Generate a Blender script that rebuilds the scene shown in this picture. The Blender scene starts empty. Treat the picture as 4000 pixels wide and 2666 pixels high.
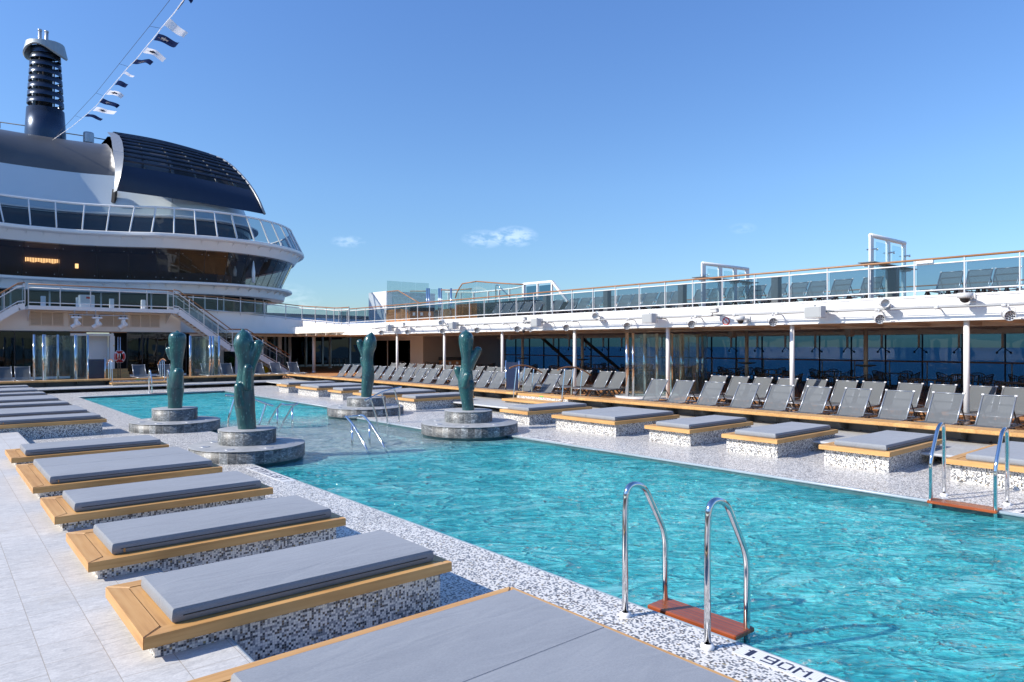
import bpy, bmesh, math, random
from mathutils import Vector, Matrix, noise
R = math.radians
random.seed(7)
scene = bpy.context.scene
COL = scene.collection
# ---------------------------------------------------------------- camera geometry (survey of the place)
CH = 2.1; FP = 2700.0; HZ = 1349.0
AZ = math.atan(2280/2700.0); sA, cA = math.sin(AZ), math.cos(AZ)
def wd(r, d): return (cA*r+sA*d, -sA*r+cA*d)
def at_z(px, py, z):
    d = FP*(CH-z)/(py-HZ); return wd((px-2000)/FP*d, d)
def at_x(px, py, X):
    k = (px-2000)/FP; d = X/(cA*k+sA); return (-sA*k*d+cA*d, CH-(py-HZ)*d/FP)
def at_y(px, py, Y):
    k = (px-2000)/FP; d = Y/(-sA*k+cA); return (cA*k*d+sA*d, CH-(py-HZ)*d/FP)
def at_d(px, py, d):
    X, Y = wd((px-2000)/FP*d, d); return Vector((X, Y, CH-(py-HZ)*d/FP))
# ---------------------------------------------------------------- node helpers
def new_mat(name):
    m = bpy.data.materials.new(name); m.use_nodes = True
    nt = m.node_tree; nt.nodes.clear()
    return m, nt
def nd(nt, typ, **kw):
    n = nt.nodes.new(typ)
    for k, v in kw.items():
        if k.startswith('_'): setattr(n, k[1:], v)
        else:
            key = k.replace('__', ' ')
            n.inputs[key].default_value = v
    return n
def lk(nt, a, b): nt.links.new(a, b)
def out(nt, shader):
    o = nt.nodes.new('ShaderNodeOutputMaterial'); lk(nt, shader, o.inputs['Surface'])
def vmath(nt, op, a=None, b=None, bval=None, aval=None):
    n = nt.nodes.new('ShaderNodeVectorMath'); n.operation = op
    if a is not None: lk(nt, a, n.inputs[0])
    if aval is not None: n.inputs[0].default_value = aval
    if b is not None: lk(nt, b, n.inputs[1])
    if bval is not None:
        if op == 'SCALE': n.inputs['Scale'].default_value = bval
        else: n.inputs[1].default_value = bval
    return n.outputs[0] if op not in ('DOT_PRODUCT', 'LENGTH') else n.outputs['Value']
def fmath(nt, op, a=None, b=None, aval=None, bval=None, clamp=False):
    n = nt.nodes.new('ShaderNodeMath'); n.operation = op; n.use_clamp = clamp
    if a is not None: lk(nt, a, n.inputs[0])
    if aval is not None: n.inputs[0].default_value = aval
    if b is not None: lk(nt, b, n.inputs[1])
    if bval is not None: n.inputs[1].default_value = bval
    return n.outputs[0]
def ramp(nt, fac, stops, interp='LINEAR'):
    n = nt.nodes.new('ShaderNodeValToRGB'); cr = n.color_ramp; cr.interpolation = interp
    while len(cr.elements) > len(stops): cr.elements.remove(cr.elements[-1])
    while len(cr.elements) < len(stops): cr.elements.new(0.5)
    for e, (p, c) in zip(cr.elements, stops):
        e.position = p; e.color = (c[0], c[1], c[2], 1) if len(c) == 3 else c
    lk(nt, fac, n.inputs['Fac']); return n.outputs['Color']
def mixc(nt, fac, a, b, typ='MIX'):
    n = nt.nodes.new('ShaderNodeMix'); n.data_type = 'RGBA'; n.blend_type = typ
    for s, v in ((n.inputs[0], fac), (n.inputs[6], a), (n.inputs[7], b)):
        if isinstance(v, (int, float)): s.default_value = v
        elif isinstance(v, tuple): s.default_value = (v[0], v[1], v[2], 1)
        else: lk(nt, v, s)
    return n.outputs[2]
def pos(nt): return nt.nodes.new('ShaderNodeNewGeometry').outputs['Position']
def objc(nt): return nt.nodes.new('ShaderNodeTexCoord').outputs['Object']
def mapping(nt, vec, scale=(1, 1, 1), rot=(0, 0, 0)):
    n = nt.nodes.new('ShaderNodeMapping'); n.inputs['Scale'].default_value = scale; n.inputs['Rotation'].default_value = rot
    lk(nt, vec, n.inputs['Vector']); return n.outputs[0]
def noise_t(nt, vec, scale, detail=3, rough=0.55, dist=0.0):
    n = nd(nt, 'ShaderNodeTexNoise', Scale=scale, Detail=detail, Roughness=rough, Distortion=dist)
    lk(nt, vec, n.inputs['Vector']); return n.outputs['Fac']
def bump(nt, h, strength=0.3, dist=0.01, normal=None):
    n = nd(nt, 'ShaderNodeBump', Strength=strength, Distance=dist); lk(nt, h, n.inputs['Height'])
    if normal is not None: lk(nt, normal, n.inputs['Normal'])
    return n.outputs[0]
def principled(nt, base=None, rough=0.5, metal=0.0, normal=None, spec=0.5, coat=0.0, **kw):
    n = nt.nodes.new('ShaderNodeBsdfPrincipled')
    if base is not None:
        if isinstance(base, tuple): n.inputs['Base Color'].default_value = (base[0], base[1], base[2], 1)
        else: lk(nt, base, n.inputs['Base Color'])
    if isinstance(rough, (int, float)): n.inputs['Roughness'].default_value = rough
    else: lk(nt, rough, n.inputs['Roughness'])
    n.inputs['Metallic'].default_value = metal
    n.inputs['Specular IOR Level'].default_value = spec
    n.inputs['Coat Weight'].default_value = coat
    if normal is not None: lk(nt, normal, n.inputs['Normal'])
    return n
# ---------------------------------------------------------------- materials
WREF = 0.30
M = {}
def simple(name, col, rough=0.5, metal=0.0, var=0.12, scale=3.0, bmp=0.0, bscale=60, coat=0.0, spec=0.5):
    m, nt = new_mat(name); p = pos(nt)
    n = noise_t(nt, p, scale, 4)
    f = fmath(nt, 'MULTIPLY_ADD', n, bval=2*var); f.node.inputs[2].default_value = 1-var
    c = mixc(nt, 1.0, (col[0], col[1], col[2]), f, 'MULTIPLY')
    nn = None
    if bmp: nn = bump(nt, noise_t(nt, p, bscale, 2), bmp, 0.004)
    r = fmath(nt, 'MULTIPLY_ADD', noise_t(nt, p, scale*2.3, 3), bval=0.18); r.node.inputs[2].default_value = max(rough-0.09, 0.01)
    b = principled(nt, c, r, metal, nn, spec, coat)
    out(nt, b.outputs[0]); M[name] = m; return m
simple('white_paint', (0.76, 0.755, 0.745), 0.38, var=0.05, scale=0.9, bmp=0.05, bscale=2.0)
simple('warm_white', (0.82, 0.77, 0.70), 0.45, var=0.06, scale=1.0)
simple('ceiling_paint', (0.72, 0.65, 0.56), 0.6, var=0.08, scale=0.8)
simple('beige_panel', (0.70, 0.62, 0.53), 0.6, var=0.05, scale=2)
simple('dark_steel', (0.10, 0.115, 0.125), 0.42, var=0.2, scale=2.5)
simple('navy_paint', (0.010, 0.020, 0.048), 0.5, var=0.1, scale=1.2)
simple('black_plastic', (0.022, 0.022, 0.024), 0.45, var=0.2)
simple('lounger_rail', (0.30, 0.325, 0.36), 0.32, 0.5, var=0.06)
simple('lounger_leg', (0.045, 0.048, 0.054), 0.4, var=0.15)
simple('chair_resin', (0.085, 0.075, 0.066), 0.5, var=0.15)
simple('table_resin', (0.20, 0.18, 0.155), 0.5, var=0.12)
simple('fixture_grey', (0.52, 0.53, 0.54), 0.4, var=0.05)
simple('speaker_grille', (0.34, 0.36, 0.37), 0.6, var=0.1, scale=30)
simple('red_paint', (0.55, 0.02, 0.015), 0.4)
simple('shallow_floor', (0.74, 0.80, 0.80), 0.4, var=.15, scale=5)
simple('pipe_grey', (0.30, 0.31, 0.32), 0.4)
simple('yellow_paint', (0.75, 0.5, 0.02), 0.45)
simple('black_line', (0.03, 0.028, 0.026), 0.6)
simple('nylon_white', (0.82, 0.82, 0.82), 0.35, var=0.03)
simple('pool_lip', (0.30, 0.36, 0.40), 0.3, var=0.12, scale=4)
simple('pool_wall', (0.05, 0.12, 0.135), 0.35, var=0.25, scale=6)
simple('pewter', (0.135, 0.135, 0.135), 0.40, 0.5, var=0.25, scale=0.35)
simple('arch_grey', (0.26, 0.28, 0.30), 0.42, 0.5)
simple('brushed_silver', (0.48, 0.50, 0.52), 0.38, 0.5, var=0.12, scale=0.6)
simple('dome_wall', (0.60, 0.68, 0.72), 0.4, 0.15, var=0.06, scale=0.3)
def m_cloth(name, col, thru):
    m, nt = new_mat(name); d = nt.nodes.new('ShaderNodeBsdfDiffuse'); d.inputs[0].default_value = (*col, 1)
    t = nt.nodes.new('ShaderNodeBsdfTranslucent'); t.inputs[0].default_value = (*thru, 1)
    x = nt.nodes.new('ShaderNodeMixShader'); x.inputs[0].default_value = .5; lk(nt, d.outputs[0], x.inputs[1]); lk(nt, t.outputs[0], x.inputs[2]); out(nt, x.outputs[0]); M[name] = m
m_cloth('flag_white', (.92, .92, .92), (.95, .95, .95)); m_cloth('cloth_navy', (0.015, 0.025, 0.07), (.02, .035, .10))
simple('flag_navy', (0.015, 0.025, 0.07), 0.7)
simple('screen_blue', (0.012, 0.022, 0.06), 0.22, var=0.1)
simple('navy_metal', (0.05, 0.068, 0.10), 0.28, 0.75, var=0.2, scale=0.5)
simple('navy_glass', (0.02, 0.03, 0.055), 0.12, var=0.2, scale=.6)
simple('fern', (0.03, 0.10, 0.02), 0.5, var=0.5, scale=6)
simple('green_glow', (0.10, 0.50, 0.10), 0.5)
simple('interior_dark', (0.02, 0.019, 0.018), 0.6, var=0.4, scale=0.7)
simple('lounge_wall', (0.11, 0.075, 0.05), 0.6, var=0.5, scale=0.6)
simple('collar_grey', (0.36, 0.40, 0.41), 0.45, 0.2)
simple('interior_wood', (0.30, 0.15, 0.065), 0.5, var=0.3, scale=1.5)
def m_lamp():
    m, nt = new_mat('lamp_glow'); e = nd(nt, 'ShaderNodeEmission', Strength=1.6); e.inputs[0].default_value = (1, .62, .28, 1); out(nt, e.outputs[0]); M['lamp_glow'] = m
m_lamp()
def m_chrome():
    m, nt = new_mat('chrome'); p = pos(nt)
    r = fmath(nt, 'MULTIPLY_ADD', noise_t(nt, p, 14, 3), bval=0.10); r.node.inputs[2].default_value = 0.03
    b = principled(nt, (0.70, 0.70, 0.70), r, 1.0); out(nt, b.outputs[0]); M['chrome'] = m
m_chrome()
def m_mosaic(name, darks=1.0):
    P = 0.0165
    m, nt = new_mat(name); g = nt.nodes.new('ShaderNodeNewGeometry')
    nrm = vmath(nt, 'SCALE', g.outputs['True Normal'], bval=P*0.4)
    q = vmath(nt, 'SUBTRACT', g.outputs['Position'], nrm)
    q = vmath(nt, 'SCALE', q, bval=1/P)
    cell = vmath(nt, 'FLOOR', q)
    wn = nt.nodes.new('ShaderNodeTexWhiteNoise'); wn.noise_dimensions = '3D'; lk(nt, cell, wn.inputs['Vector'])
    # clumps of darker tiles
    cl = noise_t(nt, vmath(nt, 'SCALE', cell, bval=0.35), 1.0, 2)
    v = fmath(nt, 'ADD', wn.outputs['Value'], fmath(nt, 'MULTIPLY', fmath(nt, 'SUBTRACT', cl, bval=0.5), bval=0.32))
    w = (0.81, 0.79, 0.74)
    d = darks
    cr = ramp(nt, v, [(0, w), (0.46-0.06*d, w), (0.50-0.06*d, (0.60, 0.60, 0.59)), (0.62-0.06*d, (0.30, 0.31, 0.33)), (0.74-0.02*d, (0.10, 0.11, 0.13)), (0.86, (0.12, 0.085, 0.055)), (0.92, (0.035, 0.037, 0.045)), (0.985, (0.34, 0.27, 0.13))], 'CONSTANT')
    fr = vmath(nt, 'FRACTION', q); a = vmath(nt, 'ABSOLUTE', vmath(nt, 'SUBTRACT', fr, bval=(0.5, 0.5, 0.5)))
    inv = vmath(nt, 'SUBTRACT', None, vmath(nt, 'ABSOLUTE', g.outputs['True Normal']), aval=(1, 1, 1))
    # only the axes lying in the face draw grout
    a2 = vmath(nt, 'MULTIPLY', a, vmath(nt, 'FLOOR', vmath(nt, 'ADD', inv, bval=(0.5, 0.5, 0.5))))
    sx = nt.nodes.new('ShaderNodeSeparateXYZ'); lk(nt, a2, sx.inputs[0])
    mx = fmath(nt, 'MAXIMUM', fmath(nt, 'MAXIMUM', sx.outputs[0], sx.outputs[1]), sx.outputs[2])
    gr = fmath(nt, 'GREATER_THAN', mx, bval=0.452)
    col = mixc(nt, gr, cr, (0.42, 0.42, 0.41))
    big = noise_t(nt, g.outputs['Position'], 0.7, 4)
    f = fmath(nt, 'MULTIPLY_ADD', big, bval=0.3); f.node.inputs[2].default_value = 0.83
    col = mixc(nt, 1.0, col, f, 'MULTIPLY')
    nn = bump(nt, fmath(nt, 'SUBTRACT', gr, aval=1.0) if False else mx, -0.25, 0.002)
    b = principled(nt, col, 0.34, 0, None, 0.4); out(nt, b.outputs[0]); M[name] = m
m_mosaic('mosaic', 0.3); m_mosaic('mosaic_wall', 1.6)
def m_textile_tile():
    m, nt = new_mat('text_tile');
    b = principled(nt, (0.80, 0.80, 0.79), 0.25);
    P = 0.0165; g = nt.nodes.new('ShaderNodeNewGeometry')
    q = vmath(nt, 'SCALE', g.outputs['Position'], bval=1/P); fr = vmath(nt, 'FRACTION', q)
    a = vmath(nt, 'ABSOLUTE', vmath(nt, 'SUBTRACT', fr, bval=(0.5, 0.5, 0.5)))
    sx = nt.nodes.new('ShaderNodeSeparateXYZ'); lk(nt, a, sx.inputs[0])
    gr = fmath(nt, 'GREATER_THAN', fmath(nt, 'MAXIMUM', sx.outputs[0], sx.outputs[1]), bval=0.452)
    lk(nt, mixc(nt, gr, (0.80, 0.80, 0.78), (0.5, 0.5, 0.49)), b.inputs['Base Color']); out(nt, b.outputs[0]); M['text_tile'] = m
m_textile_tile()
def m_greytile(name, bx=1.2, by=0.6, swap=False, base=(0.53, 0.528, 0.515), off=0.0):
    m, nt = new_mat(name); p = pos(nt)
    sp = nt.nodes.new('ShaderNodeSeparateXYZ'); lk(nt, p, sp.inputs[0])
    cb = nt.nodes.new('ShaderNodeCombineXYZ')
    lk(nt, sp.outputs[1 if swap else 0], cb.inputs[0]); lk(nt, fmath(nt, 'ADD', sp.outputs[0 if swap else 1], bval=off), cb.inputs[1])
    br = nd(nt, 'ShaderNodeTexBrick', Scale=1.0); br.offset = 0.5
    br.inputs['Brick Width'].default_value = bx; br.inputs['Row Height'].default_value = by
    br.inputs['Mortar Size'].default_value = 0.0022; br.inputs['Mortar Smooth'].default_value = 0.1
    br.inputs['Color1'].default_value = (0.95, 0.95, 0.95, 1); br.inputs['Color2'].default_value = (1.05, 1.05, 1.05, 1)
    br.inputs['Mortar'].default_value = (0.66, 0.60, 0.52, 1)
    lk(nt, cb.outputs[0], br.inputs['Vector'])
    mp = mapping(nt, p, (1.0, 2.6, 1), (0, 0, 0.5))
    n1 = noise_t(nt, vmath(nt, 'ADD', mp, vmath(nt, 'SCALE', br.outputs['Color'], bval=30.0)), 7.5, 8, 0.70, 1.2); n2 = noise_t(nt, p, 70, 3, 0.7)
    c = ramp(nt, n1, [(0.25, (base[0]*0.72, base[1]*0.73, base[2]*0.75)), (0.47, base), (0.70, (base[0]*1.22, base[1]*1.22, base[2]*1.21))])
    c = mixc(nt, 1.0, c, br.outputs['Color'], 'MULTIPLY')
    f = fmath(nt, 'MULTIPLY_ADD', n2, bval=0.55); f.node.inputs[2].default_value = 0.72
    c = mixc(nt, 1.0, c, f, 'MULTIPLY')
    st = fmath(nt, 'GREATER_THAN', noise_t(nt, p, 0.9, 5, 0.6), bval=0.60)
    c = mixc(nt, fmath(nt, 'MULTIPLY', st, bval=0.10), c, (0.45, 0.38, 0.26))
    h = fmath(nt, 'ADD', n1, fmath(nt, 'MULTIPLY', br.outputs['Fac'], bval=-0.35))
    b = principled(nt, c, 0.55, 0, bump(nt, h, 0.35, 0.006)); out(nt, b.outputs[0]); M[name] = m
m_greytile('grey_tile', 0.32, 0.3155, True, off=-.215+.3155)
m_greytile('grey_shelf', 1.2, 0.9, True, (0.40, 0.41, 0.40))
def m_slate():
    m, nt = new_mat('slate'); g = nt.nodes.new('ShaderNodeTexCoord').outputs['Object']
    sp = nt.nodes.new('ShaderNodeSeparateXYZ'); lk(nt, g, sp.inputs[0])
    ang = fmath(nt, 'ARCTAN2', sp.outputs[1], sp.outputs[0])
    ln = nt.nodes.new('ShaderNodeVectorMath'); ln.operation = 'LENGTH'
    cb0 = nt.nodes.new('ShaderNodeCombineXYZ'); lk(nt, sp.outputs[0], cb0.inputs[0]); lk(nt, sp.outputs[1], cb0.inputs[1]); lk(nt, cb0.outputs[0], ln.inputs[0])
    arc = fmath(nt, 'MULTIPLY', ang, ln.outputs['Value'])
    idx = fmath(nt, 'FLOOR', fmath(nt, 'DIVIDE', arc, bval=0.155))
    frac = fmath(nt, 'FRACT', fmath(nt, 'DIVIDE', arc, bval=0.155))
    wn = nt.nodes.new('ShaderNodeTexWhiteNoise'); wn.noise_dimensions = '1D'; lk(nt, idx, wn.inputs['W'])
    geo = nt.nodes.new('ShaderNodeNewGeometry'); nz = nt.nodes.new('ShaderNodeSeparateXYZ'); lk(nt, geo.outputs['True Normal'], nz.inputs[0])
    top = fmath(nt, 'GREATER_THAN', nz.outputs[2], bval=0.7)
    off = vmath(nt, 'ADD', g, wn.outputs['Color'])
    v = noise_t(nt, mapping(nt, off, (1, 1, 2.2), (0.4, 0.3, 0.2)), 9, 9, 0.72, 1.2)
    side = ramp(nt, v, [(0.30, (0.035, 0.04, 0.042)), (0.48, (0.105, 0.115, 0.118)), (0.58, (0.24, 0.255, 0.255)), (0.69, (0.60, 0.62, 0.61))])
    f = fmath(nt, 'MULTIPLY_ADD', wn.outputs['Value'], bval=1.0); f.node.inputs[2].default_value = 0.5
    side = mixc(nt, 1.0, side, f, 'MULTIPLY')
    j = fmath(nt, 'LESS_THAN', frac, bval=0.045)
    side = mixc(nt, j, side, (0.22, 0.2, 0.17))
    tp = ramp(nt, noise_t(nt, g, 4.5, 8, 0.65, 1.0), [(0.3, (0.25, 0.262, 0.265)), (0.55, (0.36, 0.37, 0.37)), (0.75, (0.50, 0.50, 0.495))])
    c = mixc(nt, top, side, tp)
    b = principled(nt, c, 0.5, 0, bump(nt, v, 0.2, 0.004)); out(nt, b.outputs[0]); M['slate'] = m
m_slate()
def m_teak(name, axis, col=((0.42, 0.205, 0.06), (0.57, 0.315, 0.11), (0.66, 0.40, 0.16)), planks=None, pw=0.3, rough=0.45):
    m, nt = new_mat(name); p = pos(nt)
    s = [26, 26, 26]; s[axis] = 1.1
    g = noise_t(nt, mapping(nt, p, tuple(s)), 1.0, 5, 0.6, 0.4)
    b2 = noise_t(nt, p, 1.7, 3)
    v = fmath(nt, 'ADD', fmath(nt, 'MULTIPLY', g, bval=0.65), fmath(nt, 'MULTIPLY', b2, bval=0.35))
    c = ramp(nt, v, [(0.30, col[0]), (0.5, col[1]), (0.72, col[2])])
    if planks is not None:
        sp = nt.nodes.new('ShaderNodeSeparateXYZ'); lk(nt, p, sp.inputs[0])
        q = fmath(nt, 'DIVIDE', sp.outputs[planks], bval=pw)
        fr = fmath(nt, 'FRACT', q); wn = nt.nodes.new('ShaderNodeTexWhiteNoise'); wn.noise_dimensions = '1D'
        lk(nt, fmath(nt, 'FLOOR', q), wn.inputs['W'])
        f = fmath(nt, 'MULTIPLY_ADD', wn.outputs['Value'], bval=0.25); f.node.inputs[2].default_value = 0.87
        c = mixc(nt, 1.0, c, f, 'MULTIPLY')
        gp = nt.nodes.new('ShaderNodeNewGeometry'); nz = nt.nodes.new('ShaderNodeSeparateXYZ'); lk(nt, gp.outputs['True Normal'], nz.inputs[0])
        j = fmath(nt, 'MULTIPLY', fmath(nt, 'LESS_THAN', fr, bval=0.006/pw), fmath(nt, 'GREATER_THAN', nz.outputs[2], bval=0.6))
        c = mixc(nt, j, c, (0.10, 0.07, 0.045))
    b = principled(nt, c, rough, 0, bump(nt, g, 0.12, 0.003)); out(nt, b.outputs[0]); M[name] = m
m_teak('teak_x', 0); m_teak('teak_y', 1)
m_teak('teak_bench_y', 0, planks=1, pw=0.29); m_teak('teak_bench_x', 1, planks=0, pw=0.29)
DK = ((0.36, 0.165, 0.065), (0.50, 0.25, 0.11), (0.60, 0.33, 0.16))
m_teak('deck_teak', 1, DK, planks=0, pw=0.12, rough=0.6)
m_teak('tread_wood', 1, ((0.17, 0.035, 0.01), (0.30, 0.07, 0.02), (0.42, 0.12, 0.035)), planks=0, pw=0.045, rough=0.25)
m_teak('rail_wood', 1, ((0.20, 0.08, 0.03), (0.32, 0.15, 0.06), (0.42, 0.22, 0.10)), rough=0.35)
m_teak('cladding', 2, ((0.28, 0.10, 0.03), (0.42, 0.18, 0.06), (0.52, 0.26, 0.10)), planks=1, pw=0.12)
def m_fabric():
    m, nt = new_mat('cushion_fabric'); p = pos(nt); o = objc(nt)
    w1 = noise_t(nt, mapping(nt, p, (1.2, 3.6, 3.0), (0, 0, 0)), 1.5, 1.5, 0.4, 1.8)
    weave = noise_t(nt, mapping(nt, p, (60, 420, 420)), 1.0, 2)
    c = ramp(nt, weave, [(0.35, (0.185, 0.205, 0.232)), (0.65, (0.255, 0.280, 0.315))])
    c = mixc(nt, 0.18, c, ramp(nt, noise_t(nt, p, 1.3, 4), [(0.3, (0.18, 0.19, 0.21)), (0.7, (0.34, 0.355, 0.385))]))
    nn = bump(nt, w1, 0.3, 0.03)
    nn = bump(nt, weave, 0.15, 0.001, nn)
    b = principled(nt, c, 0.62, 0, nn, 0.35); b.inputs['Sheen Weight'].default_value = 0.25
    out(nt, b.outputs[0]); M['cushion_fabric'] = m
m_fabric()
def m_sling():
    m, nt = new_mat('sling_mesh'); p = pos(nt)
    w = noise_t(nt, mapping(nt, p, (90, 90, 220)), 1.0, 2)
    c = ramp(nt, w, [(0.3, (0.092, 0.104, 0.112)), (0.7, (0.138, 0.154, 0.165))])
    b = principled(nt, c, 0.6); t = nt.nodes.new('ShaderNodeBsdfTransparent')
    mx = nt.nodes.new('ShaderNodeMixShader'); mx.inputs[0].default_value = 0.78
    lk(nt, t.outputs[0], mx.inputs[1]); lk(nt, b.outputs[0], mx.inputs[2]); out(nt, mx.outputs[0]); M['sling_mesh'] = m
m_sling()
def m_glass(name, tint, refl=1.0, rough=0.01, body=None, bodyfac=0.0):
    m, nt = new_mat(name)
    t = nt.nodes.new('ShaderNodeBsdfTransparent'); t.inputs[0].default_value = (tint[0], tint[1], tint[2], 1)
    base = t.outputs[0]
    if body:
        d = nt.nodes.new('ShaderNodeBsdfDiffuse'); d.inputs[0].default_value = (body[0], body[1], body[2], 1)
        m0 = nt.nodes.new('ShaderNodeMixShader'); m0.inputs[0].default_value = bodyfac
        lk(nt, base, m0.inputs[1]); lk(nt, d.outputs[0], m0.inputs[2]); base = m0.outputs[0]
    gl = nt.nodes.new('ShaderNodeBsdfGlossy'); gl.inputs['Roughness'].default_value = rough; gl.inputs[0].default_value = (0.9, 0.95, 1, 1)
    wav = bump(nt, noise_t(nt, pos(nt), 0.8, 1), 0.06, 0.1); lk(nt, wav, gl.inputs['Normal'])
    fr = nd(nt, 'ShaderNodeFresnel', IOR=1.5)
    bf = nt.nodes.new('ShaderNodeNewGeometry').outputs['Backfacing']
    io = fmath(nt, 'MULTIPLY_ADD', bf, bval=1/1.5-1.5); io.node.inputs[2].default_value = 1.5; lk(nt, io, fr.inputs['IOR'])
    fac = fmath(nt, 'MULTIPLY', fr.outputs[0], bval=refl)
    mx = nt.nodes.new('ShaderNodeMixShader'); lk(nt, fac, mx.inputs[0])
    lk(nt, base, mx.inputs[1]); lk(nt, gl.outputs[0], mx.inputs[2]); out(nt, mx.outputs[0]); M[name] = m
m_glass('rail_glass', (0.60, 0.68, 0.73), 0.6, body=(0.10, 0.14, 0.17), bodyfac=0.04)
m_glass('clear_glass', (0.82, 0.90, 0.91), 0.9, body=(.5, .62, .62), bodyfac=.04)
m_glass('window_tint', (0.20, 0.33, 0.42), 0.5)
m_glass('lounge_glass', (0.62, 0.58, 0.54), 1.1)
m_glass('black_glass', (0.10, 0.10, 0.12), 0.75)
m_glass('balcony_glass', (0.55, 0.62, 0.65), 0.9, body=(0.10, 0.14, 0.16), bodyfac=0.06)
def m_statue():
    m, nt = new_mat('statue_glaze'); o = objc(nt)
    big = noise_t(nt, o, 2.2, 4, 0.5)
    base = ramp(nt, big, [(0.3, (0.010, 0.042, 0.060)), (0.5, (0.015, 0.070, 0.075)), (0.7, (0.026, 0.118, 0.112))])
    vo = nd(nt, 'ShaderNodeTexVoronoi', Scale=1.0); vo.feature = 'F1'
    lk(nt, mapping(nt, o, (26, 26, 10.5), (0.12, 0.1, 0)), vo.inputs['Vector'])
    dd = fmath(nt, 'LESS_THAN', vo.outputs['Distance'], bval=0.27)
    # narrow the dabs into brush-like dashes
    n2 = noise_t(nt, mapping(nt, o, (46, 46, 7), (0.2, -0.15, 0)), 1.0, 2)
    st = fmath(nt, 'MULTIPLY', dd, fmath(nt, 'GREATER_THAN', n2, bval=0.50))
    st2 = fmath(nt, 'MULTIPLY', fmath(nt, 'SUBTRACT', n2, bval=0.45, clamp=True), bval=1.2)
    base = mixc(nt, fmath(nt, 'MULTIPLY', st2, bval=0.6, clamp=True), base, (0.04, 0.18, 0.17))
    c = mixc(nt, fmath(nt, 'MULTIPLY', st, bval=0.45), base, (0.13, 0.32, 0.30))
    b = principled(nt, c, 0.30, 0, None, 0.5, 0.25); b.inputs['Coat Roughness'].default_value = 0.16
    out(nt, b.outputs[0]); M['statue_glaze'] = m
m_statue()
def m_water():
    m, nt = new_mat('pool_water'); p = pos(nt)
    # long swell, short chop and fine ridges; crests run roughly across the view
    U = vmath(nt, 'DOT_PRODUCT', p, None, bval=(cA, -sA, 0)); V = vmath(nt, 'DOT_PRODUCT', p, None, bval=(sA, cA, 0))
    def uv(ku, kv, skew=0.0):
        c = nt.nodes.new('ShaderNodeCombineXYZ'); lk(nt, fmath(nt, 'MULTIPLY', U, bval=ku), c.inputs[0])
        lk(nt, fmath(nt, 'ADD', fmath(nt, 'MULTIPLY', V, bval=kv), fmath(nt, 'MULTIPLY', U, bval=skew)), c.inputs[1]); return c.outputs[0]
    a = noise_t(nt, uv(.7, 1.3, .2), 1.0, 3, 0.5, 0.6)
    b_ = noise_t(nt, uv(1.8, 4.6, -.5), 1.0, 3, 0.5, 0.5)
    d_ = noise_t(nt, uv(5.6, 14.0, 1.5), 1.0, 2, 0.5, 0.4)
    def ridge(v, pw):
        t = fmath(nt, 'SUBTRACT', None, fmath(nt, 'MULTIPLY', fmath(nt, 'ABSOLUTE', fmath(nt, 'SUBTRACT', v, bval=0.5)), bval=2.4), aval=1.0, clamp=True)
        return fmath(nt, 'POWER', t, bval=pw)
    r1 = ridge(b_, 5.0); r2 = ridge(d_, 3.0)
    h = fmath(nt, 'ADD', fmath(nt, 'MULTIPLY', a, bval=0.55), fmath(nt, 'ADD', fmath(nt, 'MULTIPLY', r1, bval=0.42), fmath(nt, 'MULTIPLY', r2, bval=0.07)))
    nrm = bump(nt, h, 1.0, 0.20); nrd = bump(nt, h, 0.9, 0.13)
    at = nt.nodes.new('ShaderNodeAttribute'); at.attribute_name = 'depth'
    deep = at.outputs['Fac']
    mixn = fmath(nt, 'ADD', fmath(nt, 'MULTIPLY', a, bval=0.30), fmath(nt, 'ADD', fmath(nt, 'MULTIPLY', d_, bval=0.28), fmath(nt, 'MULTIPLY', b_, bval=0.42)))
    var = ramp(nt, mixn, [(0.38, (0.02, 0.40, 0.48)), (0.50, (0.10, 0.70, 0.76)), (0.62, (0.32, 0.92, 0.95))])
    pale = ramp(nt, mixn, [(0.40, (0.34, 0.58, 0.62)), (0.58, (0.72, 0.86, 0.86))])
    far = nt.nodes.new('ShaderNodeSeparateXYZ'); lk(nt, p, far.inputs[0])
    col = mixc(nt, deep, pale, var)
    dif = nt.nodes.new('ShaderNodeBsdfDiffuse'); lk(nt, col, dif.inputs[0]); lk(nt, nrd, dif.inputs['Normal'])
    rf = nt.nodes.new('ShaderNodeBsdfRefraction'); rf.inputs['IOR'].default_value = 1.33; rf.inputs['Roughness'].default_value = 0.0
    lk(nt, mixc(nt, deep, (0.92, 0.98, 0.98), (0.50, 0.97, 1.0)), rf.inputs[0]); lk(nt, nrm, rf.inputs['Normal'])
    tr = nt.nodes.new('ShaderNodeBsdfTransparent'); lk(nt, mixc(nt, deep, (0.92, 0.98, 0.98), (0.66, 1.0, 1.0)), tr.inputs[0])
    m0 = nt.nodes.new('ShaderNodeMixShader'); m0.inputs[0].default_value = WREF; lk(nt, tr.outputs[0], m0.inputs[1]); lk(nt, rf.outputs[0], m0.inputs[2])
    f0 = fmath(nt, 'MULTIPLY_ADD', deep, bval=0.12); f0.node.inputs[2].default_value = 0.30
    m1 = nt.nodes.new('ShaderNodeMixShader'); lk(nt, f0, m1.inputs[0]); lk(nt, m0.outputs[0], m1.inputs[1]); lk(nt, dif.outputs[0], m1.inputs[2])
    gl = nt.nodes.new('ShaderNodeBsdfGlossy'); gl.inputs['Roughness'].default_value = 0.05; lk(nt, nrm, gl.inputs['Normal'])
    fr = nd(nt, 'ShaderNodeFresnel', IOR=1.33); lk(nt, nrm, fr.inputs['Normal'])
    mx = nt.nodes.new('ShaderNodeMixShader'); lk(nt, fr.outputs[0], mx.inputs[0])
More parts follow.
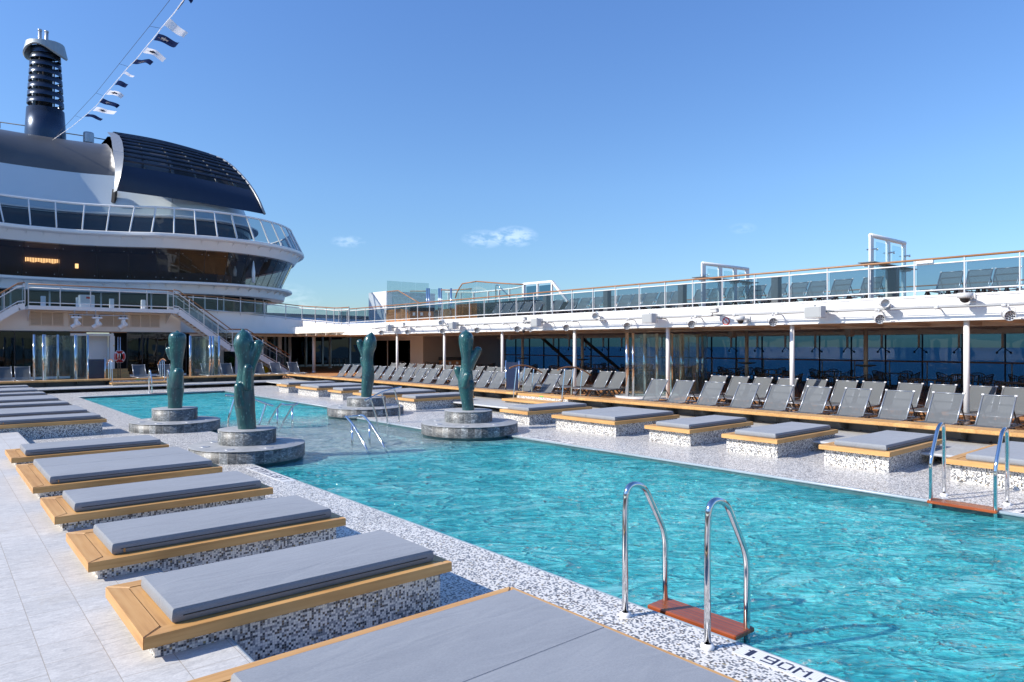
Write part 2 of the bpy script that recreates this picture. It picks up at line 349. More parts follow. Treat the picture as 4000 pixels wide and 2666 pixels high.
    lk(nt, m1.outputs[0], mx.inputs[1]); lk(nt, gl.outputs[0], mx.inputs[2]); out(nt, mx.outputs[0]); M['pool_water'] = m
m_water()
def m_pool_floor():
    m, nt = new_mat('pool_floor'); p = pos(nt)
    q = vmath(nt, 'SCALE', p, bval=1/.05); wn = nt.nodes.new('ShaderNodeTexWhiteNoise'); lk(nt, vmath(nt, 'FLOOR', vmath(nt, 'ADD', q, bval=(.3, .3, .3))), wn.inputs['Vector'])
    cl = noise_t(nt, p, 2.6, 3, .6, .8)
    v = fmath(nt, 'ADD', fmath(nt, 'MULTIPLY', wn.outputs['Value'], bval=.45), fmath(nt, 'MULTIPLY', cl, bval=.65))
    c = ramp(nt, v, [(0.28, (0.20, 0.66, 0.70)), (0.5, (0.52, 0.90, 0.91)), (0.72, (0.85, 0.98, 0.97))])
    b = principled(nt, c, 0.4); out(nt, b.outputs[0]); M['pool_floor'] = m
m_pool_floor()
def m_sea():
    m, nt = new_mat('sea'); p = pos(nt)
    a = noise_t(nt, mapping(nt, p, (1, 2.2, 1)), 0.06, 6, 0.65)
    caps = fmath(nt, 'GREATER_THAN', noise_t(nt, mapping(nt, p, (0.35, 1.0, 1), (0, 0, 0.6)), 0.12, 7, 0.72), bval=0.69)
    c = mixc(nt, caps, (0.03, 0.11, 0.22), (0.6, 0.65, 0.7))
    b = principled(nt, c, 0.28, 0, bump(nt, a, 0.8, 3.0)); out(nt, b.outputs[0]); M['sea'] = m
m_sea()
# ---------------------------------------------------------------- mesh builder
class MB:
    def __init__(s): s.v = []; s.f = []; s.mi = []; s.sm = []; s.mats = []; s.cur = 0
    def use(s, name):
        if name not in s.mats: s.mats.append(name)
        s.cur = s.mats.index(name); return s
    def quadf(s, idx, smooth=False): s.f.append(tuple(idx)); s.mi.append(s.cur); s.sm.append(smooth)
    def poly(s, pts, smooth=False):
        b = len(s.v); s.v += [tuple(p) for p in pts]; s.quadf(range(b, b+len(pts)), smooth)
    def box(s, x0, x1, y0, y1, z0, z1):
        b = len(s.v)
        for z in (z0, z1):
            for (x, y) in ((x0, y0), (x1, y0), (x1, y1), (x0, y1)): s.v.append((x, y, z))
        for f in ((3, 2, 1, 0), (4, 5, 6, 7), (0, 1, 5, 4), (1, 2, 6, 5), (2, 3, 7, 6), (3, 0, 4, 7)): s.quadf([b+i for i in f])
        return s
    def bbox(s, x0, x1, y0, y1, z0, z1, r=0.01):
        # chamfered box
        b = len(s.v)
        lay = [(z0, r), (z0+r, 0), (z1-r, 0), (z1, r)]
        for z, i in lay:
            for (x, y) in ((x0+i+r, y0+i), (x1-i-r, y0+i), (x1-i, y0+i+r), (x1-i, y1-i-r), (x1-i-r, y1-i), (x0+i+r, y1-i), (x0+i, y1-i-r), (x0+i, y0+i+r)): s.v.append((x, y, z))
        s.quadf([b+7-i for i in range(8)])
        for l in range(3):
            for i in range(8):
                j = (i+1) % 8; s.quadf([b+l*8+i, b+l*8+j, b+l*8+8+j, b+l*8+8+i])
        s.quadf([b+24+i for i in range(8)]); return s
    def obox(s, c, sx, sy, sz, mat):
        b0 = len(s.v); s.box(-sx/2, sx/2, -sy/2, sy/2, -sz/2, sz/2); c = Vector(c)
        for i in range(b0, len(s.v)): s.v[i] = tuple(c + mat @ Vector(s.v[i]))
        return s
    def bar(s, a, b, w, h, up=(0, 0, 1)):
        a = Vector(a); b = Vector(b); d = b-a; L = d.length; d.normalize(); up = Vector(up)
        sd = d.cross(up);
        if sd.length < 1e-5: sd = d.cross(Vector((1, 0, 0)))
        sd.normalize(); u = sd.cross(d)
        m = Matrix((d, sd, u)).transposed(); return s.obox((a+b)/2, L, w, h, m)
    def tube(s, pts, r, n=8, cap=True, closed=False):
        pts = [Vector(p) for p in pts]; N = len(pts)
        rr = r if isinstance(r, (list, tuple)) else [r]*N
        T = []
        for i in range(N):
            if closed: t = pts[(i+1) % N]-pts[i-1]
            else: t = pts[min(i+1, N-1)]-pts[max(i-1, 0)]
            T.append(t.normalized())
        u = T[0].orthogonal().normalized(); b = len(s.v)
        for i in range(N):
            u = (u-T[i]*u.dot(T[i])).normalized(); w = T[i].cross(u)
            for k in range(n):
                a = 2*math.pi*k/n; s.v.append(tuple(pts[i]+(u*math.cos(a)+w*math.sin(a))*rr[i]))
        for i in range(N if closed else N-1):
            j = (i+1) % N
            for k in range(n):
                l = (k+1) % n; s.quadf([b+i*n+k, b+i*n+l, b+j*n+l, b+j*n+k], True)
        if cap and not closed:
            s.quadf([b+n-1-k for k in range(n)]); s.quadf([b+(N-1)*n+k for k in range(n)])
        return s
    def cyl(s, x, y, z0, z1, r, n=16, r2=None):
        r2 = r if r2 is None else r2; b = len(s.v)
        for (z, q) in ((z0, r), (z1, r2)):
            for k in range(n): a = 2*math.pi*k/n; s.v.append((x+q*math.cos(a), y+q*math.sin(a), z))
        for k in range(n):
            l = (k+1) % n; s.quadf([b+k, b+l, b+n+l, b+n+k], True)
        s.quadf([b+n-1-k for k in range(n)]); s.quadf([b+n+k for k in range(n)]); return s
    def lathe(s, prof, n=24, c=(0, 0, 0)):
        b = len(s.v)
        for (q, z) in prof:
            for k in range(n): a = 2*math.pi*k/n; s.v.append((c[0]+q*math.cos(a), c[1]+q*math.sin(a), c[2]+z))
        for i in range(len(prof)-1):
            for k in range(n):
                l = (k+1) % n; s.quadf([b+i*n+k, b+i*n+l, b+(i+1)*n+l, b+(i+1)*n+k], True)
        return s
    def loft(s, A, B, smooth=True):
        b = len(s.v); n = len(A)
        for p in A: s.v.append(tuple(p))
        for p in B: s.v.append(tuple(p))
        for i in range(n-1): s.quadf([b+i, b+i+1, b+n+i+1, b+n+i], smooth)
        return s
    def grid(s, rows, smooth=True):
        for i in range(len(rows)-1): pass
        b = len(s.v); m = len(rows[0])
        for r in rows:
            for p in r: s.v.append(tuple(p))
        for i in range(len(rows)-1):
            for j in range(m-1): s.quadf([b+i*m+j, b+i*m+j+1, b+(i+1)*m+j+1, b+(i+1)*m+j], smooth)
        return s
    def xform(s, mat, start=0):
        for i in range(start, len(s.v)): s.v[i] = tuple(mat @ Vector(s.v[i]))
        return s
    def build(s, name, mat=None, parent=None, loc=None, rotz=0):
        me = bpy.data.meshes.new(name); me.from_pydata(s.v, [], s.f)
        if not s.mats: s.mats = [mat or 'white_paint']
        for nme in s.mats: me.materials.append(M[nme])
        if len(s.mats) > 1: me.polygons.foreach_set('material_index', s.mi)
        me.polygons.foreach_set('use_smooth', s.sm); me.update()
        o = bpy.data.objects.new(name, me); COL.objects.link(o)
        if parent: o.parent = parent
        if loc: o.location = loc
        if rotz: o.rotation_euler.z = rotz
        return o
def mb(mat): m = MB(); m.use(mat); return m
def tag(o, label, cat, group=None):
    o['label'] = label; o['category'] = cat
    if group: o['group'] = group
    return o
def thing(name, label, cat, loc=(0, 0, 0), rotz=0, group=None):
    o = bpy.data.objects.new(name, None); COL.objects.link(o); o.location = loc; o.rotation_euler = (0, 0, rotz)
    o.empty_display_size = 0.2
    return tag(o, label, cat, group)
def struct(o): o['kind'] = 'structure'; return o
KIDS = {}
def kids(o):
    return [c for c in bpy.data.objects if c.parent == o]
def dup(root, loc, rotz, label, group=None, src=None):
    r = root.copy(); COL.objects.link(r); r.location = loc; r.rotation_euler = (0, 0, rotz); r['label'] = label
    if group: r['group'] = group
    for ch in src:
        c = ch[0].copy(); COL.objects.link(c); c.parent = r
        for g in ch[1]:
            d = g.copy(); COL.objects.link(d); d.parent = c
    return r
def tree_of(root): return [(c, kids(c)) for c in kids(root)]
def bend(pts, rad, n=5):
    pts = [Vector(p) for p in pts]; o = [pts[0]]
    for i in range(1, len(pts)-1):
        a, b, c = pts[i-1], pts[i], pts[i+1]
        r = min(rad, (a-b).length*0.49, (c-b).length*0.49)
        p = b+(a-b).normalized()*r; q = b+(c-b).normalized()*r
        for k in range(n+1):
            t = k/n; o.append(p*(1-t)**2+b*2*t*(1-t)+q*t*t)
    o.append(pts[-1]); return o
def crom(pts, n=6):
    P = [Vector(p) for p in pts]; o = []
    for i in range(len(P)-1):
        p0 = P[max(i-1, 0)]; p1 = P[i]; p2 = P[i+1]; p3 = P[min(i+2, len(P)-1)]
        for k in range(n):
            t = k/n
            o.append(0.5*((2*p1)+(p2-p0)*t+(2*p0-5*p1+4*p2-p3)*t*t+(3*p1-p0-3*p2+p3)*t**3))
    o.append(P[-1]); return o
ORD = ['nearest', 'second nearest', 'third nearest', 'fourth nearest', 'fifth nearest', 'sixth nearest', 'seventh nearest', 'eighth nearest', 'ninth nearest', 'tenth nearest', 'eleventh nearest', 'twelfth nearest', 'thirteenth nearest', 'fourteenth nearest', 'fifteenth nearest', 'sixteenth nearest', 'seventeenth nearest', 'eighteenth nearest', 'nineteenth nearest', 'twentieth nearest'] + ['%s nearest' % x for x in 'twenty-first twenty-second twenty-third twenty-fourth twenty-fifth twenty-sixth twenty-seventh twenty-eighth twenty-ninth thirtieth'.split()]
SKY_STR = .15; SUN_STR = 3.8; EXPO = 0.74
# ================================================================ the setting: sea, hull, decks, pool

s_ = mb('sea'); s_.poly([(-9000, -9000, -35), (12000, -9000, -35), (12000, 12000, -35), (-9000, 12000, -35)]); struct(s_.build('sea'))
h = mb('white_paint'); h.box(-20, 34.7, -30, 110, -34, -2.4); struct(h.build('ship_hull'))
XL, XR, PY0 = 4.37, 10.37, -3.0          # front basin
MXL, MXR = 5.25, 9.52                     # shallow middle
FXL, FXR, FY1 = 4.62, 10.45, 32.9         # far basin
Y1, Y2 = 12.7, 19.5
W0, W1, GY = 1.50, 13.6, 36.95
f = mb('mosaic')
for (a, b, c, d) in ((W0, XL, -8, Y1), (W0, MXL, Y1, Y2), (W0, FXL, Y2, FY1), (XR, W1+.7, -8, Y1), (MXR, W1+.7, Y1, Y2), (FXR, W1+.7, Y2, FY1), (W0, W1+.7, FY1, GY), (XL, XR, -8, PY0)):
    f.poly([(a, c, 0), (b, c, 0), (b, d, 0), (a, d, 0)])
struct(f.build('mosaic_paving'))
w = MB()
outl = [(XL, PY0), (XR, PY0), (XR, Y1), (MXR, Y1), (MXR, Y2), (FXR, Y2), (FXR, FY1), (FXL, FY1), (FXL, Y2), (MXL, Y2), (MXL, Y1), (XL, Y1)]
w.use('pool_wall')
for i in range(len(outl)):
    a, b = outl[i], outl[(i+1) % len(outl)]
    w.poly([(a[0], a[1], -0.001), (b[0], b[1], -0.001), (b[0], b[1], -.32), (a[0], a[1], -.32)])
w.use('pool_floor')
for i in range(len(outl)):
    a, b = outl[i], outl[(i+1) % len(outl)]
    w.poly([(a[0], a[1], -.32), (b[0], b[1], -.32), (b[0], b[1], -2.2), (a[0], a[1], -2.2)])
w.poly([(XL, PY0, -1.9), (XR, PY0, -1.9), (XR, Y1, -1.9), (XL, Y1, -1.9)])
w.poly([(FXL, Y2, -1.7), (FXR, Y2, -1.7), (FXR, FY1, -1.7), (FXL, FY1, -1.7)])
w.use('shallow_floor')
for k, zz in enumerate((-.38, -.7, -1.02, -1.34)):
    w.box(MXL, MXR, Y1-.35*k-(.35 if k else .35), Y1-.35*k-(0 if k else -0.0), zz-1.0, zz) if k else w.box(MXL-.001, MXR+.001, Y1-.35, Y2+.35, zz-1.4, zz)
    if k: w.box(MXL, MXR, Y2+.35*k, Y2+.35*(k+1), zz-1.0, zz)
struct(w.build('pool_basin'))
lp = mb('pool_lip')
for i in range(len(outl)):
    a, b = outl[i], outl[(i+1) % len(outl)]
    lp.tube([(a[0], a[1], -.018), (b[0], b[1], -.018)], .024, 8)
struct(lp.build('pool_edge_trim'))
# water with real low waves
def wave(x, y):
    u = x*cA-y*sA; v = x*sA+y*cA
    n1 = noise.noise(Vector((u*.8, v*1.5, 0))); n2 = 1-2*abs(noise.noise(Vector((u*1.9-v*.3, v*4.4+u*.4, 2.2)))); n3 = 1-2*abs(noise.noise(Vector((u*4.6, v*9.0+u, 5.1))))
    return .016*n1+.010*(n2**3 if n2 > 0 else n2*.3)+.0045*(n3**2 if n3 > 0 else n3*.3)
wt = MB(); wt.use('pool_water'); dep = []
def wgrid(x0, x1, y0, y1, df, ST=.11):
    nx = max(2, round((x1-x0)/ST)); ny = max(2, round((y1-y0)/ST)); rows = []
    for j in range(ny+1):
        y = y0+(y1-y0)*j/ny; r = []
        for i in range(nx+1):
            x = x0+(x1-x0)*i/nx; r.append((x, y, -.092+wave(x, y))); dep.append(df(x, y))
        rows.append(r)
    wt.grid(rows)
def dfun(x, y):
    if y < 13.2: d = (13.2-y)/1.6
    elif y > 19.4: d = (y-19.4)/1.4
    else: d = 0
    return min(1, max(0, d))
wgrid(XL, XR, PY0, 8.0, dfun, .05); wgrid(XL, XR, 8.0, Y1, dfun, .08); wgrid(MXL, MXR, Y1, Y2, dfun); wgrid(FXL, FXR, Y2, FY1, dfun)
wo = wt.build('pool_water'); at_ = wo.data.attributes.new('depth', 'FLOAT', 'POINT'); at_.data.foreach_set('value', dep); struct(wo)
for i, (x, y) in enumerate(((6.2, 3.2), (8.6, 1.4), (7.3, 7.4))):
    dr = mb('nylon_white'); dr.lathe([(.32, .002), (.30, .04), (.0, .05)], 24); dr.use('dark_steel'); dr.box(-.12, .12, -.04, .04, .051, .055)
    o = dr.build('drain_cover', None, None, (x, y, -1.9)); tag(o, 'round pale drain cover on the near pool floor, %s' % ('left of three', 'right of three', 'farthest of three')[i], 'drain cover', 'drain covers on the pool floor')
# grey tiled terrace left, shelves right and far
g = mb('grey_tile'); g.box(-.8, 1.50, -8, 36.0, -.2, .19)
g.use('pool_lip'); g.tube([(1.50, -8, .172), (1.50, 36.0, .172)], .02, 8); struct(g.build('tiled_terrace'))
g = mb('grey_shelf'); g.box(13.47, 15.80, -8, 37.95, .15, .205); g.box(-.8, 13.47, 35.75, 37.95, .149, .204)
g.use('fixture_grey'); g.tube([(13.46, -8, .178), (13.46, 35.74, .178)], .026, 8); g.tube([(-.8, 35.74, .178), (13.46, 35.74, .178)], .026, 8)
g.use('dark_steel'); g.box(14.2, 14.26, -8, 36.9, -.05, .15); g.box(-.8, 14.2, 36.9, 36.96, -.05, .15)
for k in range(30): g.poly([(13.6, -1.5+1.4*k, .15), (14.2, -1.5+1.4*k, .15), (14.2, -1.5+1.4*k, .0)])
for k in range(11): g.poly([(.4+1.4*k, 35.95, .15), (.4+1.4*k, 36.9, .15), (.4+1.4*k, 36.9, .0)])
struct(g.build('stone_walkway'))
dk = mb('deck_teak')
for (a, b, c, d) in ((15.8, 34.6, -30, 38.0), (-20, 34.6, 38.0, 110), (-20, -.8, -30, 38.0)): dk.box(a, b, c, d, -.3, .13)
dk.box(-.8, 15.8, -30, -8, -.3, .02); struct(dk.build('main_deck'))
# ---------------------------------------------------------------- teak benches round the well
def bench(name, label, segs, along):
    t = thing(name, label, 'bench', (segs[0][0], segs[0][1], 0) if False else (0, 0, 0))
    for (a, b) in segs:
        top = MB(); st = mb('dark_steel')
        if along == 'y':
            top.use('teak_bench_y').bbox(15.15, 15.72, a, b, .42, .50, .012)
            st.box(15.70, 15.76, a, b, .13, .419)
            n = int((b-a)/1.15)
            for k in range(n+1):
                y = a+.15+(b-a-.3)*k/max(n, 1)
                st.box(15.22, 15.70, y-.008, y+.008, .37, .419);
                st.poly([(15.25, y, .375), (15.70, y, .375), (15.70, y, .21), (15.62, y, .21)]); st.poly([(15.252, y+.01, .375), (15.62, y+.01, .21), (15.70, y+.01, .21), (15.70, y+.01, .375)])
                if k % 2 == 0: st.tube([(15.6, y+.5, .2), (15.6, y+.5, .42)], .02, 8)
        else:
            top.use('teak_bench_x').bbox(a, b, 37.30, 37.86, .42, .50, .012)
            st.box(a, b, 37.84, 37.90, .13, .419)
            n = int((b-a)/1.15)
            for k in range(n+1):
                x = a+.15+(b-a-.3)*k/max(n, 1)
                st.box(x-.008, x+.008, 37.36, 37.84, .37, .419)
                st.poly([(x, 37.4, .375), (x, 37.84, .375), (x, 37.84, .21), (x, 37.76, .21)]); st.poly([(x+.01, 37.4, .375), (x+.01, 37.76, .21), (x+.01, 37.84, .21), (x+.01, 37.84, .375)])
        top.build('seat_plank', None, t); st.build('bracket_frame', None, t)
    return t
bench('teak_bench', 'long teak plank bench on dark steel brackets running down the right side of the pool', [(-6, 15.24), (17.74, 37.30)], 'y')
bench('teak_bench', 'teak plank bench across the far end of the pool, in front of the stairs', [(-.8, 6.6), (9.0, 15.15)], 'x')
def steps(name, label, loc, rot):
    t = thing(name, label, 'steps', loc, rot)
    # local: x across, y going up over the wall
    b = mb('mosaic_wall'); b.box(-1.20, 1.20, -.55, -.06, -.02, .05); b.box(-1.22, 1.22, -.03, .58, -.02, .20); b.build('mosaic_riser', None, t)
    a = mb('teak_y'); a.bbox(-1.27, 1.27, -.66, -.02, .05, .125, .012); a.build('lower_tread', None, t)
    a = mb('teak_y'); a.bbox(-1.22, 1.22, .0, .58, .20, .275, .012)
    a.use('green_glow'); a.box(-.12, .06, -.004, .002, .215, .245); a.build('upper_tread', None, t)
    return t
steps('pool_steps', 'teak steps over the bench line on the right, between two arched handrails', (15.20, 16.49, .205), R(-90))
steps('pool_steps', 'teak steps through the far bench, in front of the glazed doors', (7.8, 37.32, .205), 0)
def arch(label, loc, rot):
    t = thing('arched_handrail', label, 'handrail', loc, rot, 'arched handrails over the pool steps')
    r = mb('rail_wood'); r.tube(crom([(0, -.26, 1.12), (0, .08, 1.20), (0, .48, 1.19), (0, .90, 1.08), (0, 1.24, .92)], 5), .024, 8); r.build('top_rail', None, t)
    for k, (y, z0, z1) in enumerate(((.02, .12, 1.17), (.40, .27, 1.18), (.80, -.07, 1.10))):
        p = mb('chrome'); p.tube(crom([(0, y-.10 if k == 0 else y-.06, z0), (0, y-.03, z0+(z1-z0)*.5), (0, y+.05, z1)], 4), .019, 8); p.build('post', None, t)
    return t
for (l, p, r_) in (('arched handrail with three posts at the far side of the right-hand steps', (15.22, 17.85, .205), -90), ('arched handrail with three posts at the near side of the right-hand steps', (15.22, 15.52, .205), -90),
                   ('left arched handrail of the far steps, beside the navy screen', (6.66, 37.30, .205), 0), ('right arched handrail of the far steps, behind the rear left sculpture', (8.94, 37.30, .205), 0)):
    arch(l, p, R(r_))
# ---------------------------------------------------------------- sun beds
def mattress(x0, x1, y0, y1, z0, seed, h=.092):
    m = mb('cushion_fabric'); r = .022; nx, ny = 30, 14
    prof = []
    def P(u, v):
        x = x0+(x1-x0)*u; y = y0+(y1-y0)*v
        e = min(u, 1-u)*(x1-x0); g_ = min(v, 1-v)*(y1-y0); q = min(e, g_)
        crown = .012*min(1, q/.25)
        n = .009*noise.noise(Vector((x*2.4+seed, y*4+seed, seed)))+.005*noise.noise(Vector((x*7+y*3, y*9-x*2, seed*2)))
        return (x, y, z0+h+crown+n*min(1, q/.06))
    us = [0, .006, .02]+[.02+.96*i/nx for i in range(1, nx)]+[.98, .994, 1]; vs = [0, .015, .05]+[.05+.9*i/ny for i in range(1, ny)]+[.95, .985, 1]
    rows = []
    for v in vs:
        row = []
        for u in us:
            p = P(u, v); row.append(p)
        rows.append(row)
    # sides: rounded shoulder then straight down
    m.grid(rows)
    def side(a):
        top = [Vector(p) for p in a]
        c = Vector(((x0+x1)/2, (y0+y1)/2, 0))
        lay = []
        for (o, dz) in ((0.0, 0.0), (.010, -.010), (.013, -.03), (.016, -.055), (.012, -h+.012), (.0, -h)):
            L = []
            for p in top:
                dx = 1 if p.x > x1-.001 else (-1 if p.x < x0+.001 else 0); dy = 1 if p.y > y1-.001 else (-1 if p.y < y0+.001 else 0)
                L.append((p.x+dx*o, p.y+dy*o, p.z+dz if dz > -h+.02 else z0+h+dz))
            lay.append(L)
        m.grid(lay)
    m.pipe = [Vector(p)+Vector((0, 0, -.004)) for p in ([Vector(q) for q in rows[0]]+[Vector(r_[-1]) for r_ in rows[1:]]+[Vector(q) for q in reversed(rows[-1][:-1])]+[Vector(r_[0]) for r_ in reversed(rows[1:-1])])]
    side(rows[0]); side(list(reversed(rows[-1]))); side([r_[0] for r_ in reversed(rows)]); side([r_[-1] for r_ in rows])
    return m
BEDN = [0]
def bed(x0, y0, L, wdt, label, group, left=True, z=.35):
    t = thing('sun_bed', label, 'sun bed', (x0, y0, 0), 0, group)
    if left:   bx0, bx1 = .075, L-.08
    else:      bx0, bx1 = -.0 + .10, L-.03
    b = mb('mosaic_wall'); b.box(bx0, bx1, .055, wdt-.055, -.01, .276); b.build('mosaic_base', None, t)
    k = MB(); bw = .125; z0, z1 = z-.075, z; g = .003
    def board(quad, mat):
        k.use(mat); q = [Vector(p) for p in quad]; c = sum(q, Vector((0, 0, 0)))/4
        b0 = len(k.v)
        r = .010
        inn = [p+(c-p).normalized()*r for p in q]
        k.v += [tuple((p.x, p.y, z0)) for p in q]+[(p.x, p.y, z1-r*.8) for p in q]+[(p.x, p.y, z1) for p in inn]
        for i in range(4):
            j = (i+1) % 4; k.quadf([b0+i, b0+j, b0+4+j, b0+4+i]); k.quadf([b0+4+i, b0+4+j, b0+8+j, b0+8+i])
        k.quadf([b0+3, b0+2, b0+1, b0]); k.quadf([b0+8, b0+9, b0+10, b0+11])
    e = bw
    board([(g, 0, 0), (L-g, 0, 0), (L-e-g, e-g, 0), (e+g, e-g, 0)], 'teak_x')
    board([(L-g, wdt, 0), (g, wdt, 0), (e+g, wdt-e+g, 0), (L-e-g, wdt-e+g, 0)], 'teak_x')
    board([(0, wdt-g, 0), (0, g, 0), (e-g, e+g, 0), (e-g, wdt-e-g, 0)], 'teak_y')
    board([(L, g, 0), (L, wdt-g, 0), (L-e+g, wdt-e-g, 0), (L-e+g, e+g, 0)], 'teak_y')
    n = int((L-2*e)/.118); pw = (L-2*e)/n
    for i in range(n):
        xa = e+pw*i; k.use('teak_y'); k.box(xa+.003, xa+pw-.003, e+.003, wdt-e-.003, z0+.01, z1-.004)
    k.use('black_line'); k.box(.012, L-.012, .012, wdt-.012, z0+.004, z1-.008)
    k.build('teak_top', None, t)
    px0, px1 = (.20, L-.125) if left else (.13, L-.14)
    if y0 < 2 and left: px1 = L-.20
    mz = z+.002; BEDN[0] += 1
    def pad(*a_):
        m_ = mattress(*a_); o_ = m_.build('mattress', None, t)
        c_ = mb('cushion_fabric'); c_.tube(m_.pipe, .0055, 6, closed=True); c_.build('piping', None, o_)
        d_ = mb('black_line'); d_.box(a_[0]+.05, a_[1]-.05, a_[2]-.019, a_[2]-.013, a_[4]+.040, a_[4]+.046)
        if BEDN[0] % 2: d_.use('teak_x'); d_.box(a_[0]+.07, a_[0]+.085, a_[2]-.022, a_[2]-.016, a_[4]+.012, a_[4]+.045)
        d_.build('zip_seam', None, o_)
    if wdt < 1.6:
        pad(px0, px1, .115, wdt-.24, mz, BEDN[0]*3.7)
    else:
        mid = (wdt-.1)/2+.02
        pad(px0, px1, .115, mid-.006, mz, BEDN[0]*3.7)
        pad(px0, px1, mid+.006, wdt-.27, mz, BEDN[0]*3.7+1.3)
    return t
LB = [(1.72, 2.12), (4.575, 1.15), (6.43, 1.18), (8.36, 1.18), (10.27, 2.15), (13.15, 1.18), (18.70, 1.16), (20.50, 2.15), (23.52, 1.17), (25.60, 2.15), (28.75, 1.17), (31.05, 2.15), (34.05, 1.17)]
LN = ['double sun bed at the bottom edge of the photo, grey mattresses split by a seam', 'single sun bed with a long mosaic side, nearest single one on the left terrace', 'second single sun bed on the left terrace, creased mattress over teak',
      'third single sun bed on the left terrace, its mattress showing a strap', 'double sun bed on the left with rippled mattresses, beside the front left sculpture', 'single sun bed on the left just before the gap in the row',
      'single sun bed just behind the gap in the left row, mosaic side in full view', 'double sun bed second beyond the gap in the left row', 'single sun bed third beyond the gap in the left row', 'double sun bed fourth beyond the gap in the left row',
      'single sun bed fifth beyond the gap in the left row', 'double sun bed sixth beyond the gap in the left row', 'single sun bed at the very far end of the left row, by the far bench']
for (y, w_), l in zip(LB, LN): bed(.98, y, 2.25, w_, l, 'sun beds along the left of the pool')
RB = [(1.72, 2.12), (4.63, 1.18), (6.58, 1.18), (8.50, 1.18), (10.53, 2.10), (13.52, 1.17), (19.05, 1.17), (21.15, 2.12), (24.2, 1.17), (26.35, 2.12), (29.4, 1.17)]
RN = ['double sun bed at the right edge of the photo, behind the right ladder', 'single sun bed just left of the right-hand pool ladder', 'third sun bed from the right edge, single grey mattress over pale mosaic', 'fourth sun bed from the right edge, single, next to a double one',
      'double sun bed right of the front right sculpture, two mattresses with a seam', 'single sun bed directly right of the front right sculpture, before the teak steps', 'single sun bed between the two right-hand sculptures', 'double sun bed behind the rear right sculpture',
      'single sun bed left of the rear right sculpture with its corner in shade', 'double sun bed second from the far end of the right row', 'small-looking single sun bed at the far end of the right row']
for (y, w_), l in zip(RB, RN): bed(11.96, y, 2.44, w_, l, 'sun beds along the right of the pool', False)
# ---------------------------------------------------------------- plinths and sculptures
def plinth(x, y, R1, x2, y2, R2, h1, h2, label):
    t = thing('round_plinth', label, 'plinth', (x, y, 0), 0, 'slate plinths at the corners of the pool')
    a = mb('slate'); a.lathe([(R1, -.02), (R1, h1-.022), (R1-.012, h1-.02), (R1-.012, h1-.016), (R1+.006, h1-.014), (R1+.006, h1-.003), (R1, h1), (0, h1)], 72);
    a.use('pool_wall'); a.lathe([(R1-.03, -.5), (R1-.03, -.015), (R1, -.015)], 48); a.build('lower_drum', None, t)
    b = mb('slate'); b.lathe([(R2, h1), (R2, h2-.022), (R2-.01, h2-.02), (R2-.01, h2-.016), (R2+.005, h2-.014), (R2+.005, h2-.003), (R2, h2), (0, h2)], 56); b.build('upper_drum', None, t, (x2-x, y2-y, 0))
    rr = (R1+R2)/2
    for k in range(7):
        an = k*.9+.35
        c = mb('brushed_silver'); c.lathe([(.085, h1), (.085, h1+.006), (.06, h1+.008), (.055, h1+.004), (0, h1+.004)], 20, (rr*math.cos(an)*.98, rr*math.sin(an)*.98, 0)); c.build('floor_jet', None, t)
    return t
PL = [(4.66, 13.32, 1.037, 4.71, 13.50, .528, .221, .490), (4.75, 18.72, 1.032, 4.79, 18.95, .527, .217, .504), (10.25, 19.09, 1.145, 10.41, 19.35, .593, .228, .490), (10.10, 13.56, 1.172, 10.21, 13.76, .586, .225, .494)]
PN = ['front left two-tier slate plinth, largest in view, under the tallest sculpture', 'rear left two-tier slate plinth at the far corner of the shallow water', 'rear right two-tier slate plinth behind the curved handrail', 'front right two-tier slate plinth standing half in the turquoise water']
for p, l in zip(PL, PN): plinth(*p, l)
def statue(label, chains, base, k, org, loc):
    # chains: image-plane chains (x, y, radius, depth) in survey pixels; k metres per pixel
    bm = MB()
    for ch in chains:
        pts = []; rad = []
        C = []
        for q in ch:
            x, y, r = q[0], q[1], q[2]; d = q[3] if len(q) > 3 else 0
            C.append(Vector(((x-org[0])*k, d, (org[1]-y)*k, r*k)) if False else ((x-org[0])*k, d, (org[1]-y)*k, r*k))
        # smooth interpolation
        P = crom([c[:3] for c in C], 6); rr = [v.x for v in crom([(c[3], 0, 0) for c in C], 6)]
        W = []
        for p in P:
            W.append((p.x*cA+p.y*sA, -p.x*sA+p.y*cA, p.z))
        ext = Vector(W[-1])-Vector(W[-2]); ext.normalize(); R_ = rr[-1]
        for i in range(1, 6):
            a = i/5*math.pi/2; W.append(tuple(Vector(W[len(P)-1])+ext*R_*math.sin(a)*.98)); rr.append(max(R_*math.cos(a), .004))
        st = Vector(W[1])-Vector(W[0]); st.normalize()
        bm.tube(W, rr, 20)
    me = bpy.data.meshes.new('tmp'); me.from_pydata(bm.v, [], bm.f); o = bpy.data.objects.new('tmp', me); COL.objects.link(o)
    m1 = o.modifiers.new('r', 'REMESH'); m1.mode = 'VOXEL'; m1.voxel_size = .013
    m2 = o.modifiers.new('s', 'SMOOTH'); m2.factor = .5; m2.iterations = 6
    dg = bpy.context.evaluated_depsgraph_get(); ev = o.evaluated_get(dg); nm = bpy.data.meshes.new_from_object(ev)
    bpy.data.objects.remove(o)
    for p in nm.polygons: p.use_smooth = True
    nm.name = 'sculpture'; nm.materials.clear(); nm.materials.append(M['statue_glaze'])
    ob = bpy.data.objects.new('cactus_sculpture', nm); COL.objects.link(ob); ob.location = loc
    tag(ob, label, 'sculpture', 'glazed cactus sculptures on the plinths'); return ob
